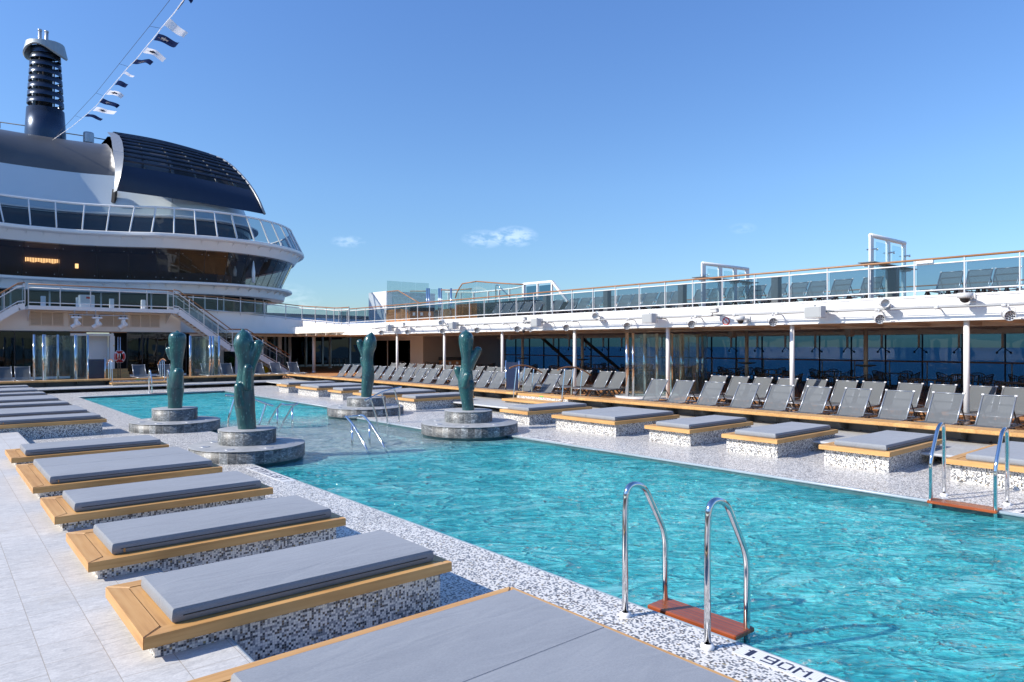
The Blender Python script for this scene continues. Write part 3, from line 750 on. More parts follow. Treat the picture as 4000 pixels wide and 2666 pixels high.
statue('tallest glazed green cactus sculpture, egg-shaped head with a right arm, on the front left plinth',
       [[(560, 1500, 120), (540, 1300, 125), (520, 1100, 136), (520, 950, 126), (530, 800, 112), (538, 680, 106), (535, 560, 106), (515, 430, 120), (507, 350, 131), (507, 290, 128), (505, 240, 113), (502, 200, 90), (499, 168, 60), (497, 146, 28)],
        [(580, 720, 78), (612, 600, 74), (655, 490, 74), (697, 390, 71), (706, 338, 70)], [(596, 940, 60, -.13), (608, 780, 62, -.17), (619, 655, 58, -.19)], [(508, 1160, 62, -.13), (502, 1020, 62, -.19), (502, 898, 57, -.22)]],
       None, .00142, (560, 1478), (4.71, 13.50, .49))
statue('glazed green sculpture with a small left arm and pointed head, on the rear right plinth',
       [[(458, 1440, 104), (475, 1250, 114), (495, 1050, 128), (500, 900, 122), (490, 750, 112), (492, 600, 108), (505, 480, 116), (530, 380, 132), (537, 310, 134), (545, 245, 122), (556, 190, 97), (564, 150, 66), (568, 122, 36), (570, 108, 14)],
        [(420, 600, 62), (385, 500, 56), (345, 390, 60), (325, 305, 64)], [(420, 780, 60), (385, 640, 54)]],
       None, .001524, (462, 1418), (10.41, 19.35, .49))
statue('glazed green sculpture with a raised right arm and rounded head, on the front right plinth',
       [[(392, 1510, 108), (372, 1350, 106), (356, 1200, 122), (350, 1050, 142), (345, 930, 130), (356, 780, 104), (362, 650, 100), (362, 560, 98), (352, 420, 112), (348, 320, 127), (348, 240, 131), (348, 190, 122), (348, 150, 98), (348, 124, 66), (348, 108, 26)],
        [(400, 760, 82), (440, 650, 80), (505, 540, 72), (558, 442, 66)], [(270, 960, 62), (225, 870, 60), (198, 785, 62)], [(330, 1080, 60, -.14), (360, 960, 58, -.19), (385, 876, 54, -.21)], [(448, 1130, 52, -.08), (450, 1010, 48, -.10)]],
       None, .001414, (390, 1488), (10.21, 13.76, .494))
statue('glazed green sculpture with a flat-topped head and low right bulge, on the rear left plinth',
       [[(290, 1470, 116), (298, 1300, 118), (300, 1120, 138), (308, 950, 124), (315, 800, 102), (322, 680, 97), (325, 520, 112), (330, 390, 130), (332, 290, 141), (332, 225, 142), (332, 180, 133), (332, 152, 113), (332, 134, 78), (332, 127, 30)],
        [(350, 1080, 96, -.09), (380, 950, 94, -.14), (408, 832, 86, -.17)], [(240, 600, 52), (205, 510, 54), (182, 432, 56)]],
       None, .001455, (290, 1450), (4.79, 18.95, .504))
# ---------------------------------------------------------------- ladders
def ladder(label, x, y, s, rot=0.0):
    # s=+1: water lies towards +x
    t = thing('pool_ladder', label, 'pool ladder', (x, y, 0), rot, 'pool ladders')
    for yy in (-.37, .37):
        p = mb('chrome'); p.tube(bend([(0, yy, .0), (0, yy, .80), (s*.02, yy, 1.02), (s*.22, yy, .99), (s*.50, yy, .55), (s*.50, yy, -.9)], .12, 6), .024, 12); p.build('side_rail', None, t)
        f_ = mb('nylon_white'); f_.lathe([(.046, .0), (.048, .012), (.042, .028), (.026, .034)], 20, (0, yy, 0)); f_.build('floor_flange', None, t)
    for k, zz in enumerate((.0, -.32, -.64)):
        tr = mb('tread_wood'); tr.bbox(min(s*.30, s*.56), max(s*.30, s*.56), -.40, .40, zz-.028, zz+.010, .008); tr.build('tread', None, t)
    return t
ladder('stainless pool ladder with red wooden tread at the near left edge of the pool', 4.125, 3.155, 1)
ladder('stainless pool ladder with red wooden tread on the right edge of the pool', 10.83, 3.11, -1)
ladder('distant stainless pool ladder at the far end, left of the rear left sculpture', 7.77, 33.45, 1, R(-90))
# ---------------------------------------------------------------- handrails in the shallow water
def uprail(label, loc, s):
    t = thing('water_handrail', label, 'handrail', loc, 0, 'handrails down into the deep water')
    a = mb('chrome'); y = lambda v: v*s
    a.tube(bend([(0, y(-1.05), -.45), (0, y(-.55), .02), (0, y(-.05), .38), (0, y(.28), .53), (0.02, y(.44), .50), (.38, y(.44), .50), (.42, y(.28), .53), (.42, y(-.05), .38), (.42, y(-.55), .02), (.42, y(-1.05), -.45)], .10, 5), .025, 10); a.build('bent_rail', None, t)
    for x in (0, .42):
        p = mb('chrome'); p.tube([(x, y(-.02), -.45), (x, y(-.02), .40)], .022, 10); p.build('post', None, t)
    return t
uprail('looped steel handrail leading down into the front turquoise basin', (7.03, 13.72, 0), 1)
uprail('looped steel handrail leading down into the far basin, behind the front left sculpture', (7.25, 18.45, 0), -1)
def siderail(label, loc, s):
    t = thing('curved_handrail', label, 'handrail', loc, 0, 'curved handrails beside the shallow water')
    a = mb('chrome'); a.tube(crom([(-.62*s, 0, .63), (-.46*s, 0, .69), (-.1*s, 0, .83), (.28*s, 0, .91), (.50*s, 0, .945)], 4), .025, 10); a.build('top_rail', None, t)
    for (x0, x1, z0, z1) in ((-.26, -.45, -.42, .68), (.05, -.11, -.42, .82), (.42, .27, 0, .90)):
        p = mb('chrome'); p.tube(crom([(x0*s, 0, z0), ((x0+.01)*s, 0, z0+(z1-z0)*.4), ((x0*.45+x1*.55)*s, 0, z0+(z1-z0)*.78), (x1*s, 0, z1)], 4), .022, 10); p.build('post', None, t)
    return t
siderail('rising three-post steel handrail in front of the rear right sculpture', (9.45, 16.5, 0), 1)
siderail('three-post steel handrail in the water behind the front left sculpture', (5.75, 16.5, 0), -1)
# ---------------------------------------------------------------- depth markings in tile
GL = {'1': ['..#..', '.##..', '..#..', '..#..', '..#..', '..#..', '..#..'], '9': ['#####', '#...#', '#...#', '#####', '....#', '....#', '#####'], '0': ['.###.', '#...#', '#...#', '#...#', '#...#', '#...#', '.###.'],
      'M': ['#...#', '##.##', '#.#.#', '#...#', '#...#', '#...#', '#...#'], '.': ['..', '..', '..', '..', '..', '..', '#.'], '6': ['#####', '#....', '#....', '#####', '#...#', '#...#', '#####'], '2': ['#####', '....#', '....#', '#####', '#....', '#....', '#####'],
      '7': ['#####', '....#', '...#.', '..#..', '..#..', '..#..', '..#..'], '5': ['#####', '#....', '#....', '#####', '....#', '....#', '#####'], 'F': ['#####', '#....', '#....', '####.', '#....', '#....', '#....'], 'T': ['#####', '..#..', '..#..', '..#..', '..#..', '..#..', '..#..'], ' ': ['...']*7}
GL['1'] = ['.##', '.##', '##.', '.##', '.##', '.##', '.##']; GL['1'] = ['..##', '.###', '..##', '..##', '..##', '..##', '..##']
def marking(label, text, xt, xb, ystart, px):
    # top of the letters at x = xt, feet at x = xb, reading along -y
    W = sum(len(GL[c][0])+1 for c in text)+2
    dx = (xb-xt)/9.0
    a = mb('text_tile'); a.box(min(xt-dx, xb+dx*1), max(xt-dx, xb+dx*1), ystart-W*px-px*2, ystart+px*2, .0005, .004)
    a.use('flag_navy'); y = ystart; g = .10
    for c in text:
        rows = GL[c]; n = len(rows[0])
        for r_, row in enumerate(rows):
            for i, ch in enumerate(row):
                if ch == '#':
                    x0 = xt+dx*(r_+1); x1 = x0+dx; ya = y-(i+1)*px; yb = y-i*px
                    a.box(min(x0, x1)+.001, max(x0, x1)-.001, ya+.001, yb-.001, .003, .0055)
        y -= (n+1)*px
    o = a.build('depth_marking'); tag(o, label, 'depth marking'); return o
marking('white tile strip with dark 1.90M depth figures beside the near left ladder', '1.90M.6.2FT', 4.348, 4.205, 2.60, .0186)
marking('white tile strip with 1.70M and 5.6FT figures by the front left plinth', '1.70M.5.6FT', 4.34, 4.16, 11.93, .0265)
marking('white tile strip with upside-down depth figures on the right edge, by the front right plinth', '1.70M.5.6FT', 10.42, 10.60, 12.05, .0265)
marking('white tile strip with depth figures at the right edge of the photo', '1.90M.6.2FT', 10.42, 10.60, 2.55, .0186)
# ================================================================ right-hand promenade and upper deck
FX = 19.6; GXW = 34.5; UZ = 3.375; CZ = 2.73
YA, YB = -14.0, 38.6
ud = mb('white_paint')
ud.box(FX, FX+.16, YA, YB, 2.71, UZ)                        # fascia plate
ud.box(FX-.03, FX, YA, YB, 2.712, 2.745); ud.box(FX-.02, FX, YA, YB, UZ-.05, UZ+.003)
ud.box(FX+.16, 35.2, YA, 52, CZ+.22, UZ-.004)
ud.use('ceiling_paint'); ud.box(FX+.16, 35.2, YA, 52, CZ+.17, CZ+.219)
k = 0; y = YA
while y < 52:
    ud.box(FX+.18, 34.9, y-.03, y+.03, CZ-.0, CZ+.171);
    y += 1.52
ud.box(26.0, 26.12, YA, 52, CZ-.02, CZ+.172); ud.box(33.3, 33.45, YA, 52, CZ-.16, CZ+.173); ud.box(FX+.5, FX+.62, YA, 52, CZ+.02, CZ+.174)
struct(ud.build('upper_deck'))
pf = mb('deck_teak'); pf.poly([(FX+.2, YA, UZ+.002), (35.0, YA, UZ+.002), (35.0, 52, UZ+.002), (FX+.2, 52, UZ+.002)]); struct(pf.build('upper_deck_planking'))
# port-side upper deck (out of view, no rail; added as surroundings for reflections in steel and water)
pu = mb('white_paint'); pu.box(-20, -4.9, -14, 50, 2.71, UZ); struct(pu.build('port_upper_deck'))
# columns
def column(label, x, y, r=.068, z0=.13, z1=CZ, mat='white_paint', grp=None):
    t = thing('deck_column', label, 'column', (x, y, 0), 0, grp)
    a = mb(mat); a.cyl(0, 0, z0+.10, z1, r, 20); a.build('shaft', None, t)
    b = mb('nylon_white'); b.cyl(0, 0, z0, z0+.10, r*1.12, 20); b.build('collar', None, t)
cy = [1.30, 5.86, 10.42, 14.98, 19.55, 24.12, 28.70, 33.27]
for i, y in enumerate(cy[1:]):
    column('slim white column under the deck edge, %s one to the camera on the right' % ORD[i], 19.80, y, grp='columns along the open deck edge')
IC = [at_x(px, 1349, 29.6)[0] for px in (3382, 2917, 2274.7, 2041.5)]
for i, y in enumerate(IC):
    t = thing('deck_column', 'beige inner column with a small round bar shelf, %s in the tables area' % ORD[i], 'column', (29.6, y, 0), 0, 'inner columns among the tables')
    a = mb('beige_panel'); a.cyl(0, 0, .13, CZ+.17, .085, 20); a.build('shaft', None, t)
    b = mb('table_resin'); b.lathe([(.13, 1.20), (.36, 1.24), (.40, 1.27), (.40, 1.285), (.13, 1.285)], 24); b.build('ring_shelf', None, t)
for i, y in enumerate(IC):
    t = thing('wall_speaker', 'small beige loudspeaker high on the %s inner column' % ORD[i].replace(' nearest', '-nearest') if False else 'small beige loudspeaker under the ceiling at the %s inner column' % ORD[i], 'loudspeaker', (28.9, y+.35, 2.45), 0, 'loudspeakers on the inner columns')
    a = mb('beige_panel'); a.bbox(-.16, .16, -.14, .14, 0, .42, .03); a.build('cabinet', None, t)
    a = mb('speaker_grille'); a.box(-.172, -.16, -.11, .11, .03, .39); a.build('grille', None, t)
    a = mb('beige_panel'); a.bar((.16, 0, .3), (.6, -.3, .3), .05, .05); a.build('bracket', None, t)
# sea-side glass wall
gw = thing('window_wall', 'long tinted glass wall on the seaward side of the right-hand deck', 'window wall', (GXW, 0, 0))
MS = 1.58; m0 = 8.80; ys = [m0+MS*k for k in range(-14, 28)]
ys = [y for y in ys if y < 46.5]
for i in range(len(ys)-1):
    a = mb('window_tint'); a.box(-.008, .008, ys[i]+.02, ys[i+1]-.02, .25, 2.58); a.build('glass_pane', None, gw)
    a = mb('black_line'); a.box(-.05, .05, ys[i]-.02, ys[i]+.02, .13, 2.6); a.build('mullion', None, gw)
a = mb('dark_steel'); a.box(-.10, .10, ys[0], ys[-1], .13, .25); a.box(-.08, .1, ys[0], ys[-1], 2.58, 2.92); a.build('sill_and_header', None, gw)
for i, y in enumerate(ys[9:-6]):
    a = mb('beige_panel'); a.box(-.62, -.54, y-.10, y-.02, 2.0, 2.73)
    a.use('black_plastic')
    for s in (-1, 1): a.tube([(-.58, y-.06, 2.02), (-.45, y-.06+s*.24, 1.80)], .018, 6); a.tube([(-.45, y-.06+s*.24, 1.80), (-.38, y-.06+s*.25, 1.77)], .045, 8)
    a.build('glass_clamp', None, gw)
wr = thing('window_handrail', 'dark wooden handrail on steel posts in front of the seaward glass', 'handrail', (GXW-.45, 0, 0))
a = mb('rail_wood'); a.tube([(0, ys[0], 1.36), (0, ys[-1], 1.36)], .035, 8); a.build('top_rail', None, wr)
for i, y in enumerate(ys[9:-6]):
    a = mb('fixture_grey'); a.tube([(0, y-.35, .13), (0, y-.35, 1.34)], .028, 8); a.build('post', None, wr)
for i, y in enumerate((28.5, 32.4)):
    t = mb('black_line'); t.bar((GXW-.9, y, .14), (GXW-.9, y+4.2, 2.7), .16, .16); o = t.build('diagonal_brace'); tag(o, 'black diagonal steel brace behind the columns, %s of two' % ('right one' if i == 0 else 'left one'), 'brace', 'diagonal braces at the glass wall')
# ---------------------------------------------------------------- railing of the upper deck
def railing(name, label, P, posts, H=.93, glass='rail_glass', lowz=.125, topmat='rail_wood', zt=.93, zm=.805, extra=None):
    t = thing(name, label, 'railing', (0, 0, 0))
    C = [Vector(p) for p in P]
    up = lambda h: [p+Vector((0, 0, h)) for p in C]
    a = mb(topmat); a.tube(up(zt), .028, 8); a.build('top_rail', None, t)
    a = mb('white_paint'); a.tube(up(zm), .018, 8); a.build('mid_rail', None, t)
    a = mb('white_paint'); a.tube(up(lowz), .018, 8); a.build('lower_rail', None, t)
    return t, C
PY = [7.806+1.0935*k for k in range(-16, 29)]; PY = [y*FX/18.8 for y in PY]
rl, _ = railing('deck_railing', 'long teak-topped railing with tinted glass along the right upper deck edge', [(FX+.04, YA, UZ), (FX+.04, YB, UZ)], None)
for i, y in enumerate(PY):
    a = mb('fixture_grey'); a.box(FX+.02, FX+.06, y-.014, y+.014, UZ-.02, UZ+.91); a.build('post', None, rl)
    if i < len(PY)-1:
        a = mb('rail_glass'); a.box(FX+.10, FX+.112, y+.03, PY[i+1]-.03, UZ+.14, UZ+.80); a.build('glass_panel', None, rl)
a = mb('white_paint'); a.box(FX-.02, FX+.06, 6.55, 6.95, UZ+.83, UZ+.90); a.build('name_plate', None, rl)
# outer rail on the far (sea) side of the upper deck
orl, _ = railing('outer_railing', 'far seaward railing of the upper deck, seen through the tinted glass', [(33.8, -14, UZ+.0), (33.8, 52, UZ)], None, zt=1.36, zm=1.16, lowz=.2)
for i in range(40):
    y = -12+1.6*i; a = mb('white_paint'); a.box(33.78, 33.82, y-.02, y+.02, UZ, UZ+1.34); a.build('post', None, orl)
# ---------------------------------------------------------------- loungers
def make_lounger(label, group):
    t = thing('sun_lounger', label, 'sun lounger', (0, 0, 0), 0, group)
    # local: foot at x=0, head towards +x, width along y, floor z=0; hinge at x=1.17
    h = .295; hw = .30; xb = 1.17; bx = xb+.46; bz = h+.62
    a = mb('lounger_rail')
    for s in (-1, 1):
        a.tube([(0, s*hw, h), (1.93, s*hw, h+.01)], .020, 8);
    a.tube([(0, -hw, h), (0, hw, h)], .018, 8); a.tube([(1.93, -hw, h+.01), (1.93, hw, h+.01)], .018, 8); a.build('seat_frame', None, t)
    b = mb('lounger_rail')
    for s in (-1, 1): b.tube([(xb, s*(hw-.005), h+.01), (bx, s*(hw-.005), bz)], .019, 8)
    b.tube([(bx, -hw, bz-.006), (bx, hw, bz-.006)], .014, 8)
    b.use('nylon_white')
    for s in (-1, 1): b.box(bx-.02, bx+.028, s*(hw-.005)-.024, s*(hw-.005)+.024, bz-.008, bz+.022)
    b.build('backrest_frame', None, t)
    rows = []
    for i in range(6):
        u = i/5; r_ = []
        for j in range(7):
            v = j/6; sag = -.018*math.sin(math.pi*v)*(.3+math.sin(math.pi*min(1, u*1.0)))
            r_.append((.02+u*(xb-.03), -hw+.01+v*(2*hw-.02), h+.012+sag))
        rows.append(r_)
    c = mb('sling_mesh'); c.grid(rows); c.build('seat_sling', None, t)
    rows = []
    for i in range(7):
        u = i/6; r_ = []
        for j in range(7):
            v = j/6; sag = .022*math.sin(math.pi*v)*math.sin(math.pi*(u*.8+.1))
            r_.append((xb+u*(bx-xb)+sag*.8, -hw+.012+v*(2*hw-.024), h+.01+u*(bz-h-.01)-sag*.55))
        rows.append(r_)
    c = mb('sling_mesh'); c.grid(rows); c.build('back_sling', None, t)
    e = mb('lounger_leg'); e.bar((xb+.36, -hw+.02, h+.43), (xb+.40, hw-.02, h+.43), .02, .035)
    for s in (-1, 1): e.bar((xb+.33, s*(hw-.03), h+.40), (1.82, s*(hw-.03), h+.0), .02, .02)
    e.build('back_prop', None, t)
    for k, (x0, x1) in enumerate(((.30, .62), (1.30, 1.66))):
        l = mb('lounger_leg')
        for s in (-1, 1):
            y = s*(hw-.035)
            l.bar((x0-.19, y, .012), (x0+.10, y, h-.02), .034, .042); l.bar((x1+.22, y, .012), (x1-.10, y, h-.02), .034, .042)
            l.tube(bend([(x0+.10, y, h-.03), (x0+.24, y, h-.17), (x1-.24, y, h-.17), (x1-.10, y, h-.03)], .05, 3), .019, 6)
        l.bar((x0-.17, -hw+.04, .03), (x0-.17, hw-.04, .03), .03, .03); l.bar((x1+.20, -hw+.04, .03), (x1+.20, hw-.04, .03), .03, .03)
        l.build('leg_frame', None, t)
    return t
L0 = make_lounger('x', 'front row of loungers behind the teak bench'); LS = tree_of(L0)
used = [False]
def lounger(x, y, z, rot, label, group):
    if not used[0]:
        used[0] = True; L0.location = (x, y, z); L0.rotation_euler.z = rot; L0['label'] = label; L0['group'] = group; return L0
    return dup(L0, (x, y, z), rot, label, group, LS)
FR = [3.55, 4.50, 5.43, 6.43, 7.37, 8.35, 9.27, 10.28, 11.29, 12.34, 13.28, 17.94, 18.96, 19.86, 20.90, 21.75, 22.72, 23.60, 24.57, 25.6, 26.5, 27.42, 28.36, 29.26, 30.17, 31.02, 32.0, 33.0, 33.96]
for i, y in enumerate(FR):
    lounger(17.15-1.63, y+random.uniform(-.02, .02), .13, R(random.uniform(-1.2, 1.2)), 'grey mesh lounger, %s in the front row right behind the bench' % ORD[i], 'front row of loungers behind the teak bench')
BR = [5.0, 5.75, 6.64, 7.46, 8.37, 9.18, 10.1, 10.97, 11.85, 12.68, 13.53, 17.94, 18.68, 19.82, 20.72, 21.54, 22.35, 23.4, 24.35, 25.29, 26.0, 26.93, 27.92, 28.75, 29.6, 30.43, 31.35, 32.26, 33.16, 34.1, 35.02]
for i, y in enumerate(BR):
    lbl = ORD[i] if i < len(ORD) else 'farthest'
    lounger(20.7-1.63, y+random.uniform(-.03, .03), .13, R(random.uniform(-1.5, 1.5)), 'grey mesh lounger, %s in the back row by the café tables' % lbl, 'back row of loungers beside the tables')
UL = [4.9, 5.87, 6.54, 7.27, 9.5, 10.46, 11.28, 11.96, 12.73, 13.55, 14.41, 15.19, 15.9, 17.0, 17.68, 18.42, 19.08, 19.76, 20.49, 21.42, 22.21, 22.97, 24.0, 25.4, 26.2, 27.0, 27.75, 28.5]
for i, y in enumerate(UL):
    lounger(23.3-1.63, y, UZ, 0, 'lounger behind the tinted glass of the upper deck, %s to the camera' % ORD[i], 'loungers on the upper deck')
# ---------------------------------------------------------------- tables and armchairs
def make_chair():
    t = thing('slatted_armchair', 'x', 'armchair', (0, 0, 0), 0, 'slatted armchairs around the tables')
    a = mb('chair_resin'); a.bbox(-.24, .24, -.22, .24, .425, .455, .012); a.build('seat', None, t)
    b = mb('chair_resin')
    rim = []
    for k in range(17):
        th = math.pi*(-.12+1.24*k/16); cx = math.cos(th); sy = math.sin(th)
        rim.append(Vector((.30*cx, .02-.27*sy*1.0 if sy > 0 else .02-.27*sy+.0, .66+.15*max(0, sy)**1.2)))
    b.tube(rim, .017, 6); b.build('rim', None, t)
    c = mb('chair_resin')
    for k in range(1, 16):
        p = rim[k]; q = Vector((p.x*.72, p.y*.80, .43)); c.bar(q, p, .026, .008, (p.x, p.y, 0))
    c.build('back_slats', None, t)
    for (x, y) in ((-.22, -.2), (.22, -.2), (-.22, .2), (.22, .2)):
        l = mb('chair_resin'); l.tube([(x, y, .43), (x*1.18, y*1.25, 0)], .017, 6); l.build('leg', None, t)
    return t
C0 = make_chair(); CS = tree_of(C0); cu = [False]
def chair(x, y, rot, label, z=.13):
    if not cu[0]:
        cu[0] = True; C0.location = (x, y, z); C0.rotation_euler.z = rot; C0['label'] = label; return C0
    return dup(C0, (x, y, z), rot, label, 'slatted armchairs around the tables', CS)
def make_table():
    t = thing('square_table', 'x', 'table', (0, 0, 0), 0, 'square tables on the right-hand deck')
    a = mb('table_resin'); a.bbox(-.41, .41, -.41, .41, .715, .742, .01); a.build('table_top', None, t)
    for sx in (-1, 1):
        for sy in (-1, 1):
            l = mb('table_resin'); l.bar((sx*.37, sy*.37, 0), (sx*.37, sy*.37, .716), .045, .045); l.build('leg', None, t)
    return t
T0 = make_table(); TS = tree_of(T0); tu = [False]
def table(x, y, rot, label, z=.13):
    if not tu[0]:
        tu[0] = True; T0.location = (x, y, z); T0.rotation_euler.z = rot; T0['label'] = label; return T0
    return dup(T0, (x, y, z), rot, label, 'square tables on the right-hand deck', TS)
NT = [6.6, 9.3, 12.0, 14.95, 17.8, 22.6, 25.0, 28.0, 31.3, 35.5, 40.5, 43.8]
DT = [4.6, 7.2, 9.7, 12.4, 15.3, 18.2, 20.2, 23.6, 27.0, 30.4]
for row, (lst, X, rn) in enumerate(((NT, 27.3, 'sunlit row'), (DT, 32.6, 'shaded row along the window wall'))):
    for i, y in enumerate(lst):
        table(X, y, R(random.uniform(-5, 5)), 'square table, %s in the %s' % (ORD[i], rn))
        for k in range(4):
            an = math.pi/2*k+random.uniform(-.3, .3); side = ('far', 'left', 'near', 'right')
            d = .74+random.uniform(0, .12)
            cx, cyy = X+d*math.cos(an), y+d*math.sin(an)
            chair(cx, cyy, an-math.pi/2+math.pi+random.uniform(-.35, .35) if False else an+math.pi/2+random.uniform(-.35, .35),
                  'slatted armchair on the %s side of the %s table, %s' % (('seaward', 'left', 'pool', 'right')[k], ORD[i], ('sunlit row', 'shaded row')[row]))
# ---------------------------------------------------------------- fixtures along the fascia
fp = thing('fixture_rail', 'grey conduit pipe running along the right white fascia, carrying the lights', 'pipe', (FX-.32, 0, 0))
a = mb('pipe_grey'); a.tube([(0, -13, 3.03), (0, 35.2, 3.06)], .027, 8); a.tube([(0.03, -13, 3.075), (.03, 34.5, 3.10)], .008, 6); a.build('pipe', None, fp)
for i in range(24):
    y = 2.1+1.42*i; a = mb('fixture_grey'); a.bar((.0, y, 3.04), (.32, y, 3.0), .03, .03); a.tube([(0, y-.05, 3.035), (0, y+.05, 3.035)], .042, 8); a.build('clamp', None, fp)
def spot(y, lab):
    t = thing('stage_spotlight', lab, 'spotlight', (FX-.42, y, 2.80), R(40), 'round LED spotlights under the fascia pipe')
    a = mb('fixture_grey'); n0 = len(a.v); a.lathe([(0, .14), (.07, .14), (.115, .08), (.128, -.06), (.128, -.085), (.118, -.085), (.118, -.07), (0, -.07)], 24)
    a.use('black_plastic')
    for (n, rr) in ((1, 0), (5, .045), (9, .088)):
        for k in range(n):
            an = 2*math.pi*k/n; a.cyl(rr*math.cos(an), rr*math.sin(an), -.078, -.070, .0155, 10)
    a.xform(Matrix.Rotation(R(76), 4, 'Y')); a.build('lamp_head', None, t)
    b = mb('fixture_grey'); b.tube(bend([(0, -.15, -.02), (0, -.15, .17), (0, .15, .17), (0, .15, -.02)], .04, 3), .010, 6); b.tube([(0, 0, .17), (0, 0, .25)], .02, 8); b.build('yoke', None, t)
for i, (y, z) in enumerate(((4.83, 0), (7.69, 0), (10.70, 0), (13.56, 0), (16.31, 0), (19.40, 0), (22.36, 0), (25.17, 0), (27.95, 0), (31.16, 0), (33.88, 0))):
    spot(y, 'round multi-lens spotlight, %s on the fascia pipe' % ORD[i])
def speaker(y, lab):
    t = thing('wall_loudspeaker', lab, 'loudspeaker', (FX-.42, y, 3.03), R(-18), 'grey loudspeakers on the fascia')
    a = mb('fixture_grey'); v = [(-.17, -.30), (-.17, .30), (.0, .30), (.18, .16), (.18, -.16), (.0, -.30)]
    b0 = len(a.v); a.v += [(p[0], p[1], -.16) for p in v]+[(p[0], p[1], .16) for p in v]
    a.quadf([b0+i for i in range(6)]); a.quadf([b0+11-i for i in range(6)])
    for i in range(6): j = (i+1) % 6; a.quadf([b0+j, b0+i, b0+6+i, b0+6+j])
    a.build('cabinet', None, t)
    g_ = mb('speaker_grille'); g_.box(-.182, -.17, -.28, .28, -.14, .14); g_.build('grille', None, t)
    b = mb('dark_steel'); b.tube([(.05, -.30, 0), (.12, -.40, 0), (.36, -.40, 0)], .02, 8); b.box(-.02, .02, .05, .10, .16, .20); b.build('bracket', None, t)
for i, y in enumerate((9.36, 15.24, 21.07, 26.99, 33.0)): speaker(y, 'grey box loudspeaker on the white fascia, %s to the camera' % ORD[i])
def canl(y, lab):
    t = thing('can_light', lab, 'floodlight', (FX-.34, y, 3.22), R(35), 'cylindrical lamps above the fascia pipe')
    a = mb('fixture_grey'); a.lathe([(0, .20), (.10, .19), (.115, .13), (.118, -.15), (.104, -.15), (.098, -.08), (0, -.07)], 20); a.xform(Matrix.Rotation(R(80), 4, 'Y')); a.build('housing', None, t)
    b = mb('fixture_grey'); b.tube(bend([(.05, -.02, 0), (.12, -.18, -.04), (.14, -.16, -.19)], .05, 3), .028, 8); b.build('arm', None, t)
for i, y in enumerate((7.60, 17.92, 28.16)): canl(y, 'cylindrical grey lamp above the fascia pipe, %s' % ORD[i])
def bullet(y, lab):
    t = thing('bullet_camera', lab, 'camera', (FX-.40, y, 3.15), R(60), 'bullet cameras on the fascia')
    a = mb('fixture_grey'); a.bbox(-.22, .22, -.065, .065, -.02, .10, .02); a.box(-.27, .2, -.08, .08, .10, .112); a.build('housing', None, t)
    b = mb('fixture_grey'); b.tube(bend([(.1, 0, 0), (.12, .05, -.10), (.30, .28, -.10)], .04, 3), .025, 8); b.build('arm', None, t)
for i, y in enumerate((12.71, 21.9, 31.57)): bullet(y, 'long bullet camera on the right fascia, %s' % ORD[i])
def dome(y, z, lab, r=.14):
    t = thing('dome_camera', lab, 'camera', (FX-.38, y, z), 0, 'dome cameras on the fascia')
    a = mb('fixture_grey'); a.lathe([(0, .12), (r, .115), (r*1.02, .0), (r*.7, -.02)], 20); a.build('housing', None, t)
    b = mb('black_plastic'); b.lathe([(r*.7, -.018), (r*.62, -.07), (r*.36, -.115), (0, -.13)], 18); b.build('lens_dome', None, t)
    c = mb('fixture_grey'); c.bar((0, 0, .04), (.38, -.06, .02), .05, .05); c.box(.34, .38, -.12, -.0, -.08, .12); c.build('arm', None, t)
dome(5.72, 3.25, 'large dome camera at upper right of the fascia, the nearest one', .17); dome(11.79, 2.88, 'white dome camera hanging by the no-smoking sign'); dome(22.0, 2.74, 'small dome camera hanging low beside a spotlight', .09)
t = thing('prohibition_sign', 'round red-ringed prohibition sign on the white fascia', 'sign', (FX-.012, 12.53, 2.865))
a = mb('nylon_white'); a.lathe([(.125, 0), (.125, .008), (0, .008)], 28); a.xform(Matrix.Rotation(R(-90), 4, 'Y')); a.build('disc', None, t)
a = mb('red_paint'); a.lathe([(.130, 0), (.130, .012), (.100, .012), (.100, 0)], 28); a.obox((0, 0, .010), .21, .022, .004, Matrix.Rotation(R(45), 3, 'Z')); a.xform(Matrix.Rotation(R(-90), 4, 'Y')); a.build('red_ring', None, t)
a = mb('black_plastic'); a.obox((0, 0, .0095), .11, .014, .002, Matrix.Rotation(0, 3, 'Z')); a.obox((.02, -.03, .0095), .06, .012, .002, Matrix.Rotation(.4, 3, 'Z')); a.xform(Matrix.Rotation(R(-90), 4, 'Y')); a.build('pictogram', None, t)
# ---------------------------------------------------------------- glass windscreens on the upper deck
def screen(y, xs, zt, label):
    t = thing('glass_windscreen', label, 'windscreen', (0, y, 0), 0, 'white framed windscreens on the upper deck')
    for x in xs:
        p = mb('white_paint'); p.bbox(x-.11, x+.11, -.03, .03, UZ, zt, .01); p.build('post', None, t)
        q = mb('chrome'); q.tube([(x, -.12, zt-.42), (x, .12, zt-.42)], .02, 8); q.tube([(x+.09, -.11, zt-.42), (x+.09, -.16, zt-.42)], .035, 8); q.build('clamp', None, t)
    b = mb('white_paint'); b.tube([(xs[0]-.06, 0, zt-.03), (xs[-1]+.06, 0, zt-.03)], .06, 12); b.build('top_tube', None, t)
    for i in range(len(xs)-1):
        g_ = mb('clear_glass'); g_.box(xs[i]+.14, xs[i+1]-.10, -.075, -.065, UZ+.1, zt-.2); g_.build('glass_panel', None, t)
    s = mb('dark_steel'); s.box(xs[0]-.35, xs[-1]+.45, -.22, .22, UZ+1.02, UZ+1.045); s.use('white_paint')
    for x in xs:
        s.bar((x, -.2, UZ+.98), (x, .2, UZ+.98), .05, .07)
    s.build('bar_shelf', None, t)
screen(13.87, (20.3, 21.3, 22.24, 23.05), 4.93, 'white framed glass windscreen with four posts on the upper deck')
